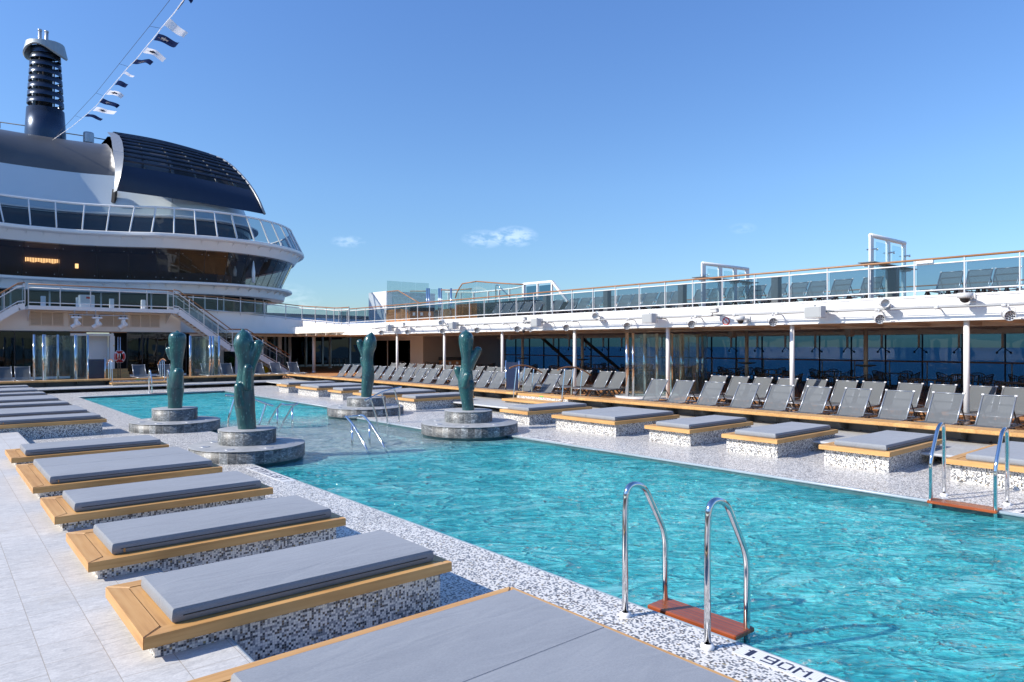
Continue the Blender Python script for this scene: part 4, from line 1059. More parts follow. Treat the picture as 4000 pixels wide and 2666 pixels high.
screen(8.35, (20.3, 21.44, 22.6), 5.22, 'taller white framed windscreen with three posts, near the right edge')
for i, (px, w) in enumerate(((1.0, 0),)): pass
BX = [at_x(px, 1349, 21.2)[0] for px in (3490, 3033, 2665, 2372, 2135)]
for i, y in enumerate(BX):
    t = thing('deck_locker_post', 'slim grey pillar between the upper deck loungers, %s' % ORD[i], 'pillar', (21.2, y, UZ), 0, 'grey pillars on the upper deck')
    a = mb('dark_steel'); a.bbox(-.12, .12, -.12, .12, 0, .92, .01); a.build('body', None, t); a = mb('fixture_grey'); a.bbox(-.13, .13, -.13, .13, .92, .97, .01); a.build('cap', None, t)
# ---------------------------------------------------------------- glass shower cluster
def shower(name, label, loc, pil, panels, H=2.36, base=None):
    t = thing(name, label, 'shower', loc)
    for (x, y, r) in pil:
        a = mb('chrome'); a.cyl(x, y, 0, H, r, 16); a.build('pillar', None, t)
    for pts in panels:
        g_ = mb('clear_glass'); A = crom([(p[0], p[1], .04) for p in pts], 8); g_.loft(A, [Vector((p.x, p.y, H-.04)) for p in A]);
        A2 = [Vector((p.x+.012, p.y+.012, .04)) for p in A]; g_.loft(A2, [Vector((p.x, p.y, H-.04)) for p in A2]); g_.build('curved_glass', None, t)
    for (x, y, r) in (base or []):
        a = mb('fixture_grey'); a.lathe([(r, -.06), (r, .0), (r-.03, .012), (r-.05, .004), (0, .004)], 40, (x, y, 0)); a.build('shower_tray', None, t)
    return t
shower('glass_shower', 'tall curved glass shower screens with mirrored pillars on the right-hand deck', (22.0, 16.75, .19),
       [(-2.0, .25, .07), (-1.86, .08, .05), (-.62, .55, .06), (-.35, .15, .06), (-.1, -.35, .07), (.45, -.4, .07), (.75, -.25, .06), (2.25, .1, .06), (2.38, -.05, .05)],
       [[(-2.0, .25), (-1.5, .75), (-.9, .75), (-.62, .55)], [(-.35, .15), (-.2, -.3), (.2, -.6), (.45, -.4)], [(.75, -.25), (1.2, .45), (1.8, .5), (2.25, .1)], [(-1.86, .08), (-1.2, -.5), (-.5, -.6), (-.1, -.35)], [(.45, -.4), (1.1, -.8), (1.9, -.6), (2.38, -.05)]],
       base=[(-1.2, .05, 1.15), (1.35, -.05, 1.15)])
t = thing('navy_glass_screen', 'small navy glass panel between steel posts, left of the right-hand steps', 'screen', (15.85, 18.75, .13), 0, 'navy glass panels by the steps')
for y in (-.36, .36): a = mb('chrome'); a.tube([(0, y, 0), (0, y, 1.42)], .028, 10); a.build('post', None, t)
a = mb('screen_blue'); a.box(-.01, .01, -.32, .32, .40, 1.36); a.build('panel', None, t)
# ---------------------------------------------------------------- beige house and litter bins at the far right of the deck
bh = thing('beige_deckhouse', 'beige walled lobby with dark sliding glass, behind the far loungers', 'deckhouse', (0, 0, 0))
a = mb('beige_panel'); a.box(26.6, 26.8, 41.2, 42.9, .13, 2.9); a.box(26.8, 34.2, 41.2, 41.4, .13, 2.9); a.box(26.62, 26.8, 42.9, 49.9, 2.45, 2.9); a.box(26.6, 26.8, 49.7, 50.2, .13, 2.9); a.build('wall', None, bh)
a = mb('black_glass'); a.box(26.69, 26.71, 42.9, 49.7, .25, 2.45); a.build('glass_front', None, bh)
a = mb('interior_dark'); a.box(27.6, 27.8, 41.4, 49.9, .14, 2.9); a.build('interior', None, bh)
a = mb('beige_panel'); a.box(26.66, 26.74, 46.2, 46.3, .13, 2.45); a.build('mullion', None, bh)
a = mb('white_paint'); a.box(26.58, 26.76, 42.9, 49.7, .13, .25); a.build('sill', None, bh)
def bins(x, y, z, rot, label, n=3):
    t = thing('litter_bin', label, 'litter bin', (x, y, z), rot, 'slatted litter bins')
    a = mb('cladding'); a.bbox(-.25*n, .25*n, -.28, .28, 0, .92, .01); a.build('cabinet', None, t)
    a = mb('black_plastic'); a.bbox(-.25*n-.04, .25*n+.04, -.30, .30, .92, 1.14, .02); a.build('hood', None, t)
    for k in range(n): a = mb('nylon_white'); a.box(-.25*n+.25+.5*k-.08, -.25*n+.25+.5*k+.08, -.292, -.28, .62, .82); a.build('label_plate', None, t)
bins(27.8, 39.6, .13, R(-38), 'wood-slatted litter bin with white plates, beside the beige lobby')
bins(24.4, 37.9, UZ, R(-38), 'wood-slatted litter bin on the upper deck, left of the white block')
# ---------------------------------------------------------------- structure on the upper deck, centre
wb = mb('white_paint'); wb.box(27.0, 31.5, 47.0, 49.8, UZ, 6.28); o = wb.build('white_deck_block'); tag(o, 'plain white block on the upper deck, left of the glass stair screens', 'deckhouse')
def q3(px, py, X): y_, z_ = at_x(px, py, X); return (X, y_, z_)
ws = thing('teak_whirlpool_deck', 'timber-clad raised platform with curved glass balustrades on the upper deck', 'platform', (0, 0, 0))
def clad(name, pxa, pxb, X, zt, dep):
    ya, yb = at_x(pxa, 1349, X)[0], at_x(pxb, 1349, X)[0]
    a = mb('cladding'); a.box(X, X+dep, yb, ya, UZ, zt); a.build(name, None, ws)
clad('timber_side', 1508, 1560, 25.6, 4.68, 5);
# sloping stair side
ya, yb, yc = [at_x(p, 1349, 25.6)[0] for p in (1560, 1575, 1617)]
a = mb('cladding'); b0 = len(a.v); P_ = [(ya, UZ), (ya, 4.68), (yb, 4.62), (yc, 3.95), (yc, UZ)]
a.v += [(25.6, y, z) for y, z in P_]+[(30, y, z) for y, z in P_]; a.quadf([4, 3, 2, 1, 0]); a.quadf([5, 6, 7, 8, 9])
for i in range(5): j = (i+1) % 5; a.quadf([i, j, 5+j, 5+i])
a.build('stair_side', None, ws)
clad('timber_side', 1640, 1780, 28.5, 4.7, 2); clad('timber_drum', 1783, 1862, 24.9, 4.60, 4.0)
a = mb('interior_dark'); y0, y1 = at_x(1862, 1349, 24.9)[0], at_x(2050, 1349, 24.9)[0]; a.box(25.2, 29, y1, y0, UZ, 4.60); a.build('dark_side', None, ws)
def gscreen(pts, X, parent, name='glass_screen', cap=None, zb=None):
    # pts: (px, py_top) at plane X, bottom on py_bottom
    for i in range(len(pts)-1):
        y0, z0 = at_x(pts[i][0], pts[i][1], X); y1, z1 = at_x(pts[i+1][0], pts[i+1][1], X)
        a = mb('clear_glass'); zz = zb or UZ
        a.poly([(X, y0-.01, zz), (X, y1+.01, zz), (X, y1+.01, z1), (X, y0-.01, z0)]); a.poly([(X+.015, y0-.01, zz), (X+.015, y0-.01, z0), (X+.015, y1+.01, z1), (X+.015, y1+.01, zz)]); a.build(name, None, parent)
    if cap:
        a = mb(cap); a.tube([q3(p[0], p[1], X) for p in pts], .035, 8); a.build('cap_rail', None, parent)
gscreen([(1511, 1097), (1568, 1101), (1623, 1105), (1675, 1107)], 27.5, ws)
gscreen([(1513, 1140), (1556, 1136), (1600, 1162), (1645, 1188)], 25.9, ws, cap='rail_wood')
gscreen([(1602, 1138), (1664, 1138)], 28.5, ws, cap='rail_wood')
gscreen([(1680, 1130), (1713, 1130)], 26.5, ws); gscreen([(1722, 1133), (1760, 1134)], 26.5, ws, cap='rail_wood'); gscreen([(1765, 1134), (1842, 1129)], 28.5, ws, cap='rail_wood')
for px in (1668, 1676, 1715, 1723, 1762):
    a = mb('chrome'); x, y, _z = q3(px, 1130, 26.5); a.cyl(x, y, UZ, at_x(px, 1127, 26.5)[1], .06, 10); a.build('steel_post', None, ws)
gscreen([(1779, 1165), (1784, 1145), (1795, 1125), (1806, 1109), (1862, 1100)], 24.9, ws, cap='rail_wood')
gscreen([(1862, 1100), (1925, 1105), (1985, 1109), (2043, 1112)], 24.9, ws, cap='rail_wood')
a = mb('chrome'); a.tube(bend([q3(1937, 1190, 25.6), q3(1937, 1115, 25.6), q3(1945, 1115, 25.6), q3(1990, 1160, 25.6)], .15, 4), .03, 8); a.build('stair_handrail', None, ws)
# curved white railing behind
a = mb('white_paint'); a.tube([q3(p, q, 31) for p, q in ((1740, 1142), (1850, 1143), (1930, 1136), (2000, 1128), (2045, 1120))], .06, 8)
for p, q in ((1752, 1142), (1800, 1142), (1850, 1143), (1907, 1138), (1950, 1134), (1990, 1129)): a.bar(q3(p, q, 31), (31, q3(p, q, 31)[1], UZ), .08, .12)
a.build('white_railing', None, ws)
# white sloping frame with tinted glass
sf = thing('white_glass_frame', 'white frame with sloping end and dark tinted glass on the upper deck', 'windscreen', (0, 0, 0))
X = 26.0
a = mb('white_paint'); a.bar((X, q3(2046, 0, X)[1], UZ), q3(2046, 1108, X), .16, .16); a.bar(q3(2046, 1110, X), q3(2157, 1100, X), .12, .12); a.bar(q3(2157, 1100, X), q3(2218, 1178, X), .12, .12); a.build('frame', None, sf)
for px in (2100, 2156): a = mb('white_paint'); a.bar((X, q3(px, 0, X)[1], UZ), q3(px, 1106, X), .08, .10); a.build('post', None, sf)
for (p0, p1, t0, t1) in ((2056, 2096, 1120, 1116), (2106, 2152, 1117, 1112)):
    a = mb('window_tint'); a.poly([q3(p0, t0, X), q3(p1, t1, X), (X, q3(p1, 0, X)[1], UZ), (X, q3(p0, 0, X)[1], UZ)]); a.build('tinted_glass', None, sf)
# ================================================================ far end: deckhouse, balcony, stairs
def X48(px, Y=48.5): return at_y(px, 1349, Y)[0]
dh = thing('forward_deckhouse', 'cream deckhouse front with louvres and black glass under the curved tower', 'deckhouse', (0, 0, 0))
a = mb('warm_white'); a.box(-8, 12.6, 48.5, 48.8, 2.93, 4.3); a.box(X48(437), X48(442), 48.45, 48.8, .13, 2.93); a.box(13.2, 20.2, 48.6, 48.8, 2.7, 2.93); a.build('upper_wall', None, dh)
a = mb('white_paint'); a.box(X48(273), X48(442), 48.3, 48.5, 2.66, 2.80); a.box(X48(350), X48(428), 49.0, 49.2, .5, 2.66); a.box(X48(428), X48(446), 48.35, 48.9, .4, 2.66); a.build('porch', None, dh)
a = mb('rail_wood'); a.box(-8, 20.2, 48.42, 48.5, 2.86, 2.93); a.build('wood_trim', None, dh)
for (p, q) in ((0-180, 273), (495, 726)):
    a = mb('black_glass'); a.box(X48(p), X48(q), 48.42, 48.44, .26, 2.86)
    a.use('black_line'); a.box(X48(p), X48(q), 48.40, 48.46, 2.86, 2.92); n = 4
    for k in range(n+1): x = X48(p)+(X48(q)-X48(p))*k/n; a.box(x-.02, x+.02, 48.40, 48.45, .26, 2.86)
    a.use('white_paint'); a.box(X48(p), X48(q), 48.40, 48.5, .13, .26); a.build('black_glazing', None, dh)
a = mb('interior_dark'); a.box(-8, X48(350), 49.6, 49.7, .13, 2.9); a.box(X48(442), 13.3, 49.6, 49.7, .13, 2.9); a.box(-8, 13.3, 48.8, 49.7, 2.88, 2.93); a.build('interior', None, dh)
a = mb('teak_y');
for k in range(3): a.box(X48(395), X48(495), 47.6+.3*k, 48.6, .13+.17*k, .30+.17*k)
a.build('door_steps', None, dh)
a = mb('yellow_paint'); a.box(X48(441.5), X48(444.5), 48.33, 48.35, 2.03, 2.10); a.build('wall_lamp', None, dh)
# right glazed part behind the stairs
a = mb('clear_glass'); a.box(13.3, 20.2, 50.5, 50.52, .3, 2.7); a.build('side_glazing', None, dh)
a = mb('interior_dark'); a.box(13.3, 33.0, 61.5, 61.6, .13, 2.9); a.box(13.3, 13.4, 48.8, 61.5, .13, 2.9); a.build('back_wall', None, dh)
for px in (865, 1035, 1092): a = mb('white_paint'); x = X48(px, 50.4); a.box(x-.12, x+.12, 50.3, 50.45, .13, 2.9); a.build('pilaster', None, dh)
lv = 0
for (p0, p1, pan) in ((117, 247, 3), (270, 372, 2), (385, 499, 2), (510, 622, 3)):
    x0, x1 = X48(p0), X48(p1); a = mb('beige_panel')
    a.box(x0-.05, x1+.05, 48.44, 48.5, 3.22, 3.27); a.box(x0-.05, x1+.05, 48.44, 48.5, 3.98, 4.03)
    for k in range(pan+1): x = x0+(x1-x0)*k/pan; a.box(x-.03, x+.03, 48.435, 48.5, 3.27, 3.98)
    for k in range(9):
        z = 3.31+.077*k; a.obox(((x0+x1)/2, 48.45, z), x1-x0, .012, .075, Matrix.Rotation(R(38), 3, 'X'))
    a.use('dark_steel'); a.box(x0, x1, 48.48, 48.499, 3.27, 3.98); a.build('louvre', None, dh)
# balcony
bc = thing('balcony', 'white balcony slab and railing linking the two staircases', 'balcony', (0, 0, 0))
bx0, bx1 = 4.28, 11.80; BY = 47.0; BZ = 4.33
a = mb('white_paint'); a.box(bx0, bx1, BY, 48.5, BZ-.22, BZ); a.box(-8, 12.6, 48.8, 60, BZ-.25, BZ-.01);
for x in (bx0+.1, bx1-.1): a.poly([(x, BY+.1, BZ-.22), (x, 48.5, BZ-.22), (x, 48.5, BZ-.9)])
a.build('slab', None, bc)
def rail_run(parent, P, hs=(1.2, 1.0, .17), post_n=None, glass=True, wood=True, gname='glass_panel', gm='rail_glass'):
    P = [Vector(p) for p in P]
    U = lambda h: [p+Vector((0, 0, h)) for p in P]
    a = mb('rail_wood' if wood else 'white_paint'); a.tube(U(hs[0]), .035, 6); a.build('top_rail', None, parent)
    a = mb('white_paint'); a.tube(U(hs[1]), .028, 6); a.tube(U(hs[2]), .026, 6); a.build('white_rails', None, parent)
    L = 0; seg = []
    for i in range(len(P)-1): l = (P[i+1]-P[i]).length; seg.append((L, L+l, i)); L += l
    n = post_n or max(1, round(L/1.55))
    def pt(s):
        for a0, a1, i in seg:
            if s <= a1+1e-6: return P[i].lerp(P[i+1], (s-a0)/(a1-a0))
        return P[-1]
    for k in range(n+1):
        p = pt(L*k/n); a = mb('fixture_grey'); a.box(p.x-.025, p.x+.025, p.y-.02, p.y+.02, p.z-.05, p.z+hs[0]-.01); a.build('post', None, parent)
        if glass and k < n:
            q = pt(L*(k+1)/n); a = mb(gm); m_ = pt(L*(k+.5)/n)
            a.poly([p+Vector((0, .03, hs[2])), m_+Vector((0, .03, hs[2])), q+Vector((0, .03, hs[2])), q+Vector((0, .03, hs[1])), m_+Vector((0, .03, hs[1])), p+Vector((0, .03, hs[1]))]); a.build(gname, None, parent)
rail_run(bc, [(bx0, BY+.03, BZ), (bx1, BY+.03, BZ)], post_n=5)
a = mb('white_paint'); a.bbox(X48(308, 48), X48(365, 48), 47.6, 48.3, BZ, BZ+.75, .02); a.use('red_paint'); a.box(X48(332, 48), X48(348, 48), 47.59, 47.60, BZ+.52, BZ+.64); a.build('locker', None, bc)
for k in range(4): a = mb('white_paint'); x = 5.1+1.75*k; a.bbox(x-.12, x+.12, 48.2, 48.4, BZ, BZ+.62, .02); a.build('bollard_light', None, bc)
# stairs
def stairs(label, mir):
    cx = 7.96; f = (lambda x: x) if not mir else (lambda x: 2*cx-x)
    t = thing('stair_flight', label, 'stairs', (0, 0, 0), 0, 'white staircases at the far end')
    pts = [(11.80, 4.33), (12.10, 4.28), (15.30, 1.90), (16.35, 1.90), (19.35, .13)]
    for yy in (BY+.02, BY+1.25):
        a = mb('white_paint')
        for (p, q) in zip(pts[:-1], pts[1:]):
            a.bar((f(p[0]), yy, p[1]-.06), (f(q[0]), yy, q[1]-.06), .06, .34)
        a.build('stringer', None, t)
        rail_run(t, [(f(p[0]), yy, p[1]+.08) for p in pts], hs=(1.18, .98, .17), post_n=8, gm='balcony_glass')
    a = mb('teak_y')
    def treads(x0, z0, x1, z1, n):
        for k in range(1, n): x = x0+(x1-x0)*k/n; z = z0+(z1-z0)*k/n; xs = sorted((f(x)-.17, f(x)+.17)); a.box(xs[0], xs[1], BY+.06, BY+1.22, z-.05, z)
    treads(12.1, 4.33, 15.3, 1.9, 14); treads(16.35, 1.9, 19.35, .13, 11); xs = sorted((f(15.3), f(16.35))); a.box(xs[0], xs[1], BY+.06, BY+1.22, 1.84, 1.89); a.build('treads', None, t)
    a = mb('white_paint'); a.box(f(15.9)-.07, f(15.9)+.07, BY+.6, BY+.74, .13, 1.84); a.build('support_post', None, t)
stairs('white staircase with glass sides descending to the right from the balcony', False)
stairs('white staircase with glass sides at the left edge, descending to the left', True)
# curved edge of the forward upper deck
F = crom([(FX, 38.6, UZ), (20.15, 41.5, 3.47), (20.5, 44, 3.63), (20.2, 47, 3.84), (19.2, 49.3, 4.12), (17.6, 50.1, 4.28), (14.9, 49.7, 4.42), (12.0, 49.2, 4.45)], 5)
a = mb('white_paint')
lo = [Vector((p.x, p.y, 2.73+.18*min(1, max(0, (p.y-38.6)/8)))) for p in F]
a.loft(F, lo); a.loft([p+Vector((.25, .25, 0)) for p in F], F); a.loft(lo, [p+Vector((.6, .6, 0)) for p in lo])
n = len(F)
for i in range(n-1): a.poly([F[i], F[i+1], (34.5, min(62, F[i+1].y+2), F[i+1].z), (34.5, min(62, F[i].y+2), F[i].z)])
a.build('forward_deck_edge').name = 'forward_upper_deck'; struct(bpy.data.objects['forward_upper_deck'])
fr = thing('curved_railing', 'curved teak-topped railing sweeping from the right deck towards the tower', 'railing', (0, 0, 0))
rail_run(fr, [p-Vector((.02, .02, .05)) for p in F], hs=(1.08, .93, .14), post_n=11)
a = mb('ceiling_paint'); a.poly([(13, 48.8, 2.9), (34.5, 41, 2.86), (34.5, 62, 2.86), (13, 62, 2.86)]); a.poly([(19.7, 38.6, 2.74), (34.5, 38.6, 2.74), (34.5, 52, 2.88), (20, 50, 2.88)]); struct(a.build('forward_ceiling'))
for i, (x, y) in enumerate(((21.2, 47.2), (21.3, 51.8), (26.3, 60.3), (26.2, 55.1))):
    column('white column in the shaded lobby area beyond the stairs, %s of four' % ('right front one', 'left front one', 'left rear one', 'right rear one')[i] if False else 'thin white column beyond the stairs, %s' % ('third from the left', 'leftmost of the four', 'second from the left', 'rightmost of the four')[i], x, y, .12, .13, 2.9, 'white_paint', 'columns of the forward lobby')
lob = thing('glazed_lobby', 'dark sliding doors with pale mullions in the shade beyond the thin columns', 'lobby', (0, 0, 0))
a = mb('black_glass'); a.box(20.5, 33.5, 60.9, 60.92, .3, 2.85); a.build('glass_front', None, lob)
a = mb('white_paint')
for x in (20.6, 23.6, 24.6, 28.2, 31.0): a.box(x-.08, x+.08, 60.8, 60.9, .13, 2.86)
a.box(20.5, 33.5, 60.8, 60.9, .13, .3); a.build('mullion', None, lob)
for i, (x, y, r_) in enumerate(((24.4, 58.2, 1.2), (27.6, 57.4, 2.4), (29.0, 57.8, -.6), (29.6, 55.2, 2.6), (31.0, 55.6, -1.2))):
    chair(x, y, r_, 'slatted armchair in the shade beyond the thin white columns, %s from the left' % ('first', 'second', 'third', 'fourth', 'fifth')[i])
for i, (x, y) in enumerate(((28.3, 57.6), (30.3, 55.4))): table(x, y, .3, 'square table in the shaded forward area, %s' % ('left one', 'right one')[i])
# loungers at the far end
FL = [(1.0, 'first'), (1.9, 'second'), (2.75, 'third'), (3.48, 'fourth'), (8.55, 'fifth'), (9.80, 'sixth'), (12.0, 'seventh'), (13.05, 'eighth'), (14.1, 'ninth'), (14.85, 'tenth'), (15.9, 'eleventh'), (17.0, 'twelfth')]
for x, w_ in FL:
    lounger(x, 39.35, .13, R(90), 'grey mesh lounger at the far end before the black glass, %s from the left' % w_, 'loungers along the far end')
def sx(px, Y): return at_y(px, 1349, Y)[0]
Yq = 40.2
pl = [(sx(p, Yq), d) for p, d in ((134, .1), (168, -.15), (177, .15), (226, 0), (292, -.2), (300, .2), (343, 0))]
shower('glass_shower', 'curved glass shower screens with mirrored pillars at the far left', (5.0, Yq, .19), [(x-5.0, d, .05) for x, d in pl],
       [[(pl[0][0]-5, .1), (pl[0][0]-4.9, .5), (pl[1][0]-5.05, .4), (pl[2][0]-5, .15)], [(pl[1][0]-5, -.15), (pl[1][0]-4.8, -.5), (pl[3][0]-5.1, -.4), (pl[3][0]-5, 0)], [(pl[3][0]-5, 0), (pl[3][0]-4.8, .5), (pl[4][0]-5.1, .4), (pl[5][0]-5, .2)], [(pl[4][0]-5, -.2), (pl[4][0]-4.8, -.5), (pl[6][0]-5.1, -.3), (pl[6][0]-5, 0)]],
       H=2.42, base=[(-.6, 0, .95), (.65, 0, .85)])
pl = [(sx(p, Yq), d) for p, d in ((743, 0), (816, -.2), (834, .1), (855, 0))]
shower('glass_shower', 'glass shower screens with mirrored pillars under the right staircase', (12.8, Yq, .19), [(x-12.8, d, .06) for x, d in pl],
       [[(pl[0][0]-12.8, 0), (pl[0][0]-12.5, .5), (pl[1][0]-13.1, .4), (pl[1][0]-12.8, -.2)], [(pl[2][0]-12.8, .1), (pl[2][0]-12.7, .4), (pl[3][0]-12.8, 0)]], H=2.42, base=[(0, 0, 1.1)])
t = thing('navy_glass_screen', 'navy glass panel between steel posts beside the far steps', 'screen', (6.3, 39.0, .13), R(90), 'navy glass panels by the steps')
for y in (-.36, .36): a = mb('chrome'); a.tube([(0, y, 0), (0, y, 1.32)], .03, 10); a.build('post', None, t)
a = mb('screen_blue'); a.box(-.01, .01, -.33, .33, .32, 1.28); a.build('panel', None, t)
for i, (px, lab) in enumerate(((458, 'left red lifebuoy hanging in the doorway'), (473, 'right red lifebuoy hanging in the doorway'))):
    x = sx(px, 46.6); t = thing('lifebuoy', lab, 'lifebuoy', (x, 46.6, 1.42), R(58 if i == 0 else -62), 'red lifebuoys in the doorway')
    a = mb('red_paint'); a.tube([(.27*math.cos(k*math.pi/12), 0, .27*math.sin(k*math.pi/12)) for k in range(24)], .07, 10, closed=True); a.build('ring', None, t)
    b = mb('nylon_white')
    for k in range(4):
        an = k*math.pi/2+.785; b.tube([(.27*math.cos(an+e), 0, .27*math.sin(an+e)) for e in (-.13, 0, .13)], .074, 10)
    b.tube([(.37*math.cos(k*math.pi/12), -.02, .37*math.sin(k*math.pi/12)) for k in range(24)], .010, 5, closed=True); b.build('bands', None, t)
t = thing('lifebuoy_stand', 'slim steel stand carrying the two red lifebuoys', 'stand', (sx(466, 46.6), 46.7, .13))
a = mb('chrome'); a.tube([(-.05, 0, 0), (-.05, 0, 2.45)], .025, 8); a.tube([(.07, 0, 0), (.07, 0, 2.45)], .025, 8); a.build('pole', None, t)
for i, px in enumerate((297, 379, 481)):
    x = sx(px, 46.9); t = thing('moving_head_light', 'white moving-head floodlight under the balcony, %s of three' % ('left', 'middle', 'right')[i], 'floodlight', (x, 46.9, 3.62), 0, 'moving-head lights under the balcony')
    a = mb('white_paint'); a.bbox(-.26, .26, -.15, .15, .02, .14, .03); a.use('black_plastic'); a.box(-.15, -.09, -.05, .05, .14, .22); a.box(.09, .15, -.05, .05, .14, .22); a.build('base', None, t)
    b = mb('white_paint'); b.bbox(-.09, .09, -.20, -.14, -.38, .02, .02); b.bbox(-.09, .09, .14, .20, -.38, .02, .02); b.build('yoke', None, t)
    c = mb('white_paint'); c.lathe([(0, .26), (.12, .25), (.155, .16), (.145, -.26), (.12, -.28), (0, -.27)], 16); c.xform(Matrix.Translation((0, 0, -.36)) @ Matrix.Rotation(R(55), 4, 'Y')); c.build('lamp_head', None, t)
t = thing('light_truss', 'thin pipe frame under the balcony carrying the three floodlights', 'truss', (0, 46.9, 3.86))
a = mb('fixture_grey'); a.tube([(sx(270, 46.9), 0, 0), (sx(500, 46.9), 0, 0)], .025, 8)
for px in (292, 340, 374, 485): a.tube([(sx(px, 46.9), 0, 0), (sx(px, 46.9), .1, .28)], .018, 6)
a.build('pipe', None, t)
for i, (x, y, r_) in enumerate(((16.2, 49.4, .5), (17.3, 49.5, .6), (18.2, 49.6, .45), (12.9, 45.6, .5))):
    t = thing('potted_fern', 'green leafy plant behind the right staircase, %s' % ('leftmost', 'middle one', 'rightmost', 'in front beside the shower pillars')[i], 'plant', (x, y, .13), 0, 'green plants by the right staircase')
    a = mb('fern'); rnd = random.Random(i)
    for k in range(170):
        an = rnd.uniform(0, 6.28); el = rnd.uniform(.3, 1.4); L = rnd.uniform(.5, 1.0)*r_*2
        b0 = Vector((0, 0, .45)); d = Vector((math.cos(an)*math.cos(el), math.sin(an)*math.cos(el), math.sin(el)))
        s_ = d.cross(Vector((0, 0, 1))).normalized()*.035
        p1 = b0+d*L*.6; p2 = b0+d*L+Vector((0, 0, -.15*L)); a.poly([b0-s_*.4, p1-s_, p2, p1+s_, b0+s_*.4])
    a.build('leaves', None, t)
    b = mb('dark_steel'); b.lathe([(.0, 0), (.2, 0), (.28, .48), (.24, .48), (0, .44)], 16); b.build('pot', None, t)
t = thing('wet_floor_sign', 'yellow wet-floor sign at the foot of the right staircase', 'sign', (18.3, 48.9, .13), .3)
a = mb('yellow_paint'); a.obox((0, -.12, .33), .28, .02, .68, Matrix.Rotation(R(-14), 3, 'X')); a.obox((0, .12, .33), .28, .02, .68, Matrix.Rotation(R(14), 3, 'X')); a.build('panels', None, t)
# ================================================================ tower (bridge of lounges, balcony, dome)
half = [(5.6, 52.65), (7.4, 52.5), (9.7, 51.6), (11.9, 50.35), (14.3, 49.8), (16.5, 49.7), (18.6, 50.2), (20.7, 51.3), (22.4, 52.8), (23.8, 54.9), (24.8, 58), (25.2, 62), (25.2, 70), (25.2, 84)]
full = crom([(11.2-x, y, 0) for x, y in reversed(half[1:])]+[(x, y, 0) for x, y in half], 6)
def off(d, z):
    o = []
    for i, p in enumerate(full):
        t_ = (full[min(i+1, len(full)-1)]-full[max(i-1, 0)]).normalized(); nrm = Vector((t_.y, -t_.x, 0))
        o.append(Vector((p.x+nrm.x*d, p.y+nrm.y*d, z)))
    return o
tw = thing('superstructure_tower', 'white curved superstructure tower with two bands of glass and a dome', 'tower', (0, 0, 0))
def ribbon(name, mat, prof):
    a = mb(mat); L = [off(d, z) for d, z in prof]
    for i in range(len(L)-1): a.loft(L[i], L[i+1])
    return a.build(name, None, tw)
ribbon('upper_ring', 'white_paint', [(-3.4, 9.62), (-.05, 9.62), (0, 9.58), (0, 9.42), (-.08, 9.36), (-.35, 9.30), (-.78, 8.72), (-1.3, 8.70)])
ribbon('lower_ring', 'white_paint', [(-2.2, 6.52), (-.98, 6.50), (-.95, 6.46), (-.95, 6.36), (-1.0, 6.32), (-1.45, 6.28), (-1.6, 5.72), (-2.6, 5.70)])
def panes(name, mat, d0, z0, d1, z1, step=1.5, gap=.02, fr_='black_line', fw=.03, fins=None):
    A = off(d0, z0); B = off(d1, z1)
    # resample by arc length
    def samp(L):
        s = [0]
        for i in range(1, len(A)): s.append(s[-1]+(full[i]-full[i-1]).length)
        return s
    s = samp(A); tot = s[-1]; n = round(tot/step); outp = []
    def at(L, u):
        for i in range(1, len(s)):
            if u <= s[i]+1e-9: f_ = (u-s[i-1])/(s[i]-s[i-1]); return L[i-1].lerp(L[i], f_)
        return L[-1]
    for k in range(n):
        u0, u1 = tot*k/n, tot*(k+1)/n; um = (u0+u1)/2
        p0, pm, p1 = at(A, u0), at(A, um), at(A, u1); q0, qm, q1 = at(B, u0), at(B, um), at(B, u1)
        if p0.y > 72: continue
        a = mb(mat); a.poly([p0, pm, qm, q0], True); a.poly([pm, p1, q1, qm], True); a.build(name, None, tw)
        outp.append((p0, q0))
    return outp
PP = panes('lounge_window', 'lounge_glass', -1.95, 6.52, -.95, 8.72, 1.75)
for p, q in PP: a = mb('black_line'); a.bar(p, q, .025, .04, (0, 1, 0)); a.build('window_joint', None, tw)
a = mb('nylon_white')
for p, q in PP:
    for f_ in (.12, .86):
        c = p.lerp(q, f_)+Vector((0, -.04, 0));
        for s in (-.22, .22): a.box(c.x+s-.018, c.x+s+.018, c.y-.01, c.y+.0, c.z-.018, c.z+.018)
a.build('glass_bolts', None, tw)
# lounge interior
ib = off(-4.6, 6.5); it = off(-4.6, 8.75)
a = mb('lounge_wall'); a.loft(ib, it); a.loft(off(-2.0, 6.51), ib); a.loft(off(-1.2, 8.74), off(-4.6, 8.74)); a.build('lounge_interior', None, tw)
for (px0, px1, y0, y1, mat) in ((597, 690, 972, 1090, 'interior_wood'), (757, 915, 995, 1080, 'interior_wood'), (160, 250, 1030, 1080, 'interior_wood'), (0, 140, 1035, 1085, 'interior_wood')):
    a = mb(mat); dd = 51.0+(px0/1000)*4; v = [at_d(px0, y0, dd), at_d(px1, y0, dd+.5), at_d(px1, y1, dd+.5), at_d(px0, y1, dd)]; a.poly(v); a.poly([p+Vector((.1, .3, 0)) for p in v]); a.build('wood_partition', None, tw)
for (px, py) in ((77, 1028), (300, 1040), (12, 1052)):
    c = at_d(px, py, 48); a = mb('lamp_glow'); a.box(c.x-.10, c.x+.10, c.y, c.y+.03, c.z-.16, c.z+.16); a.build('wall_light', None, tw)
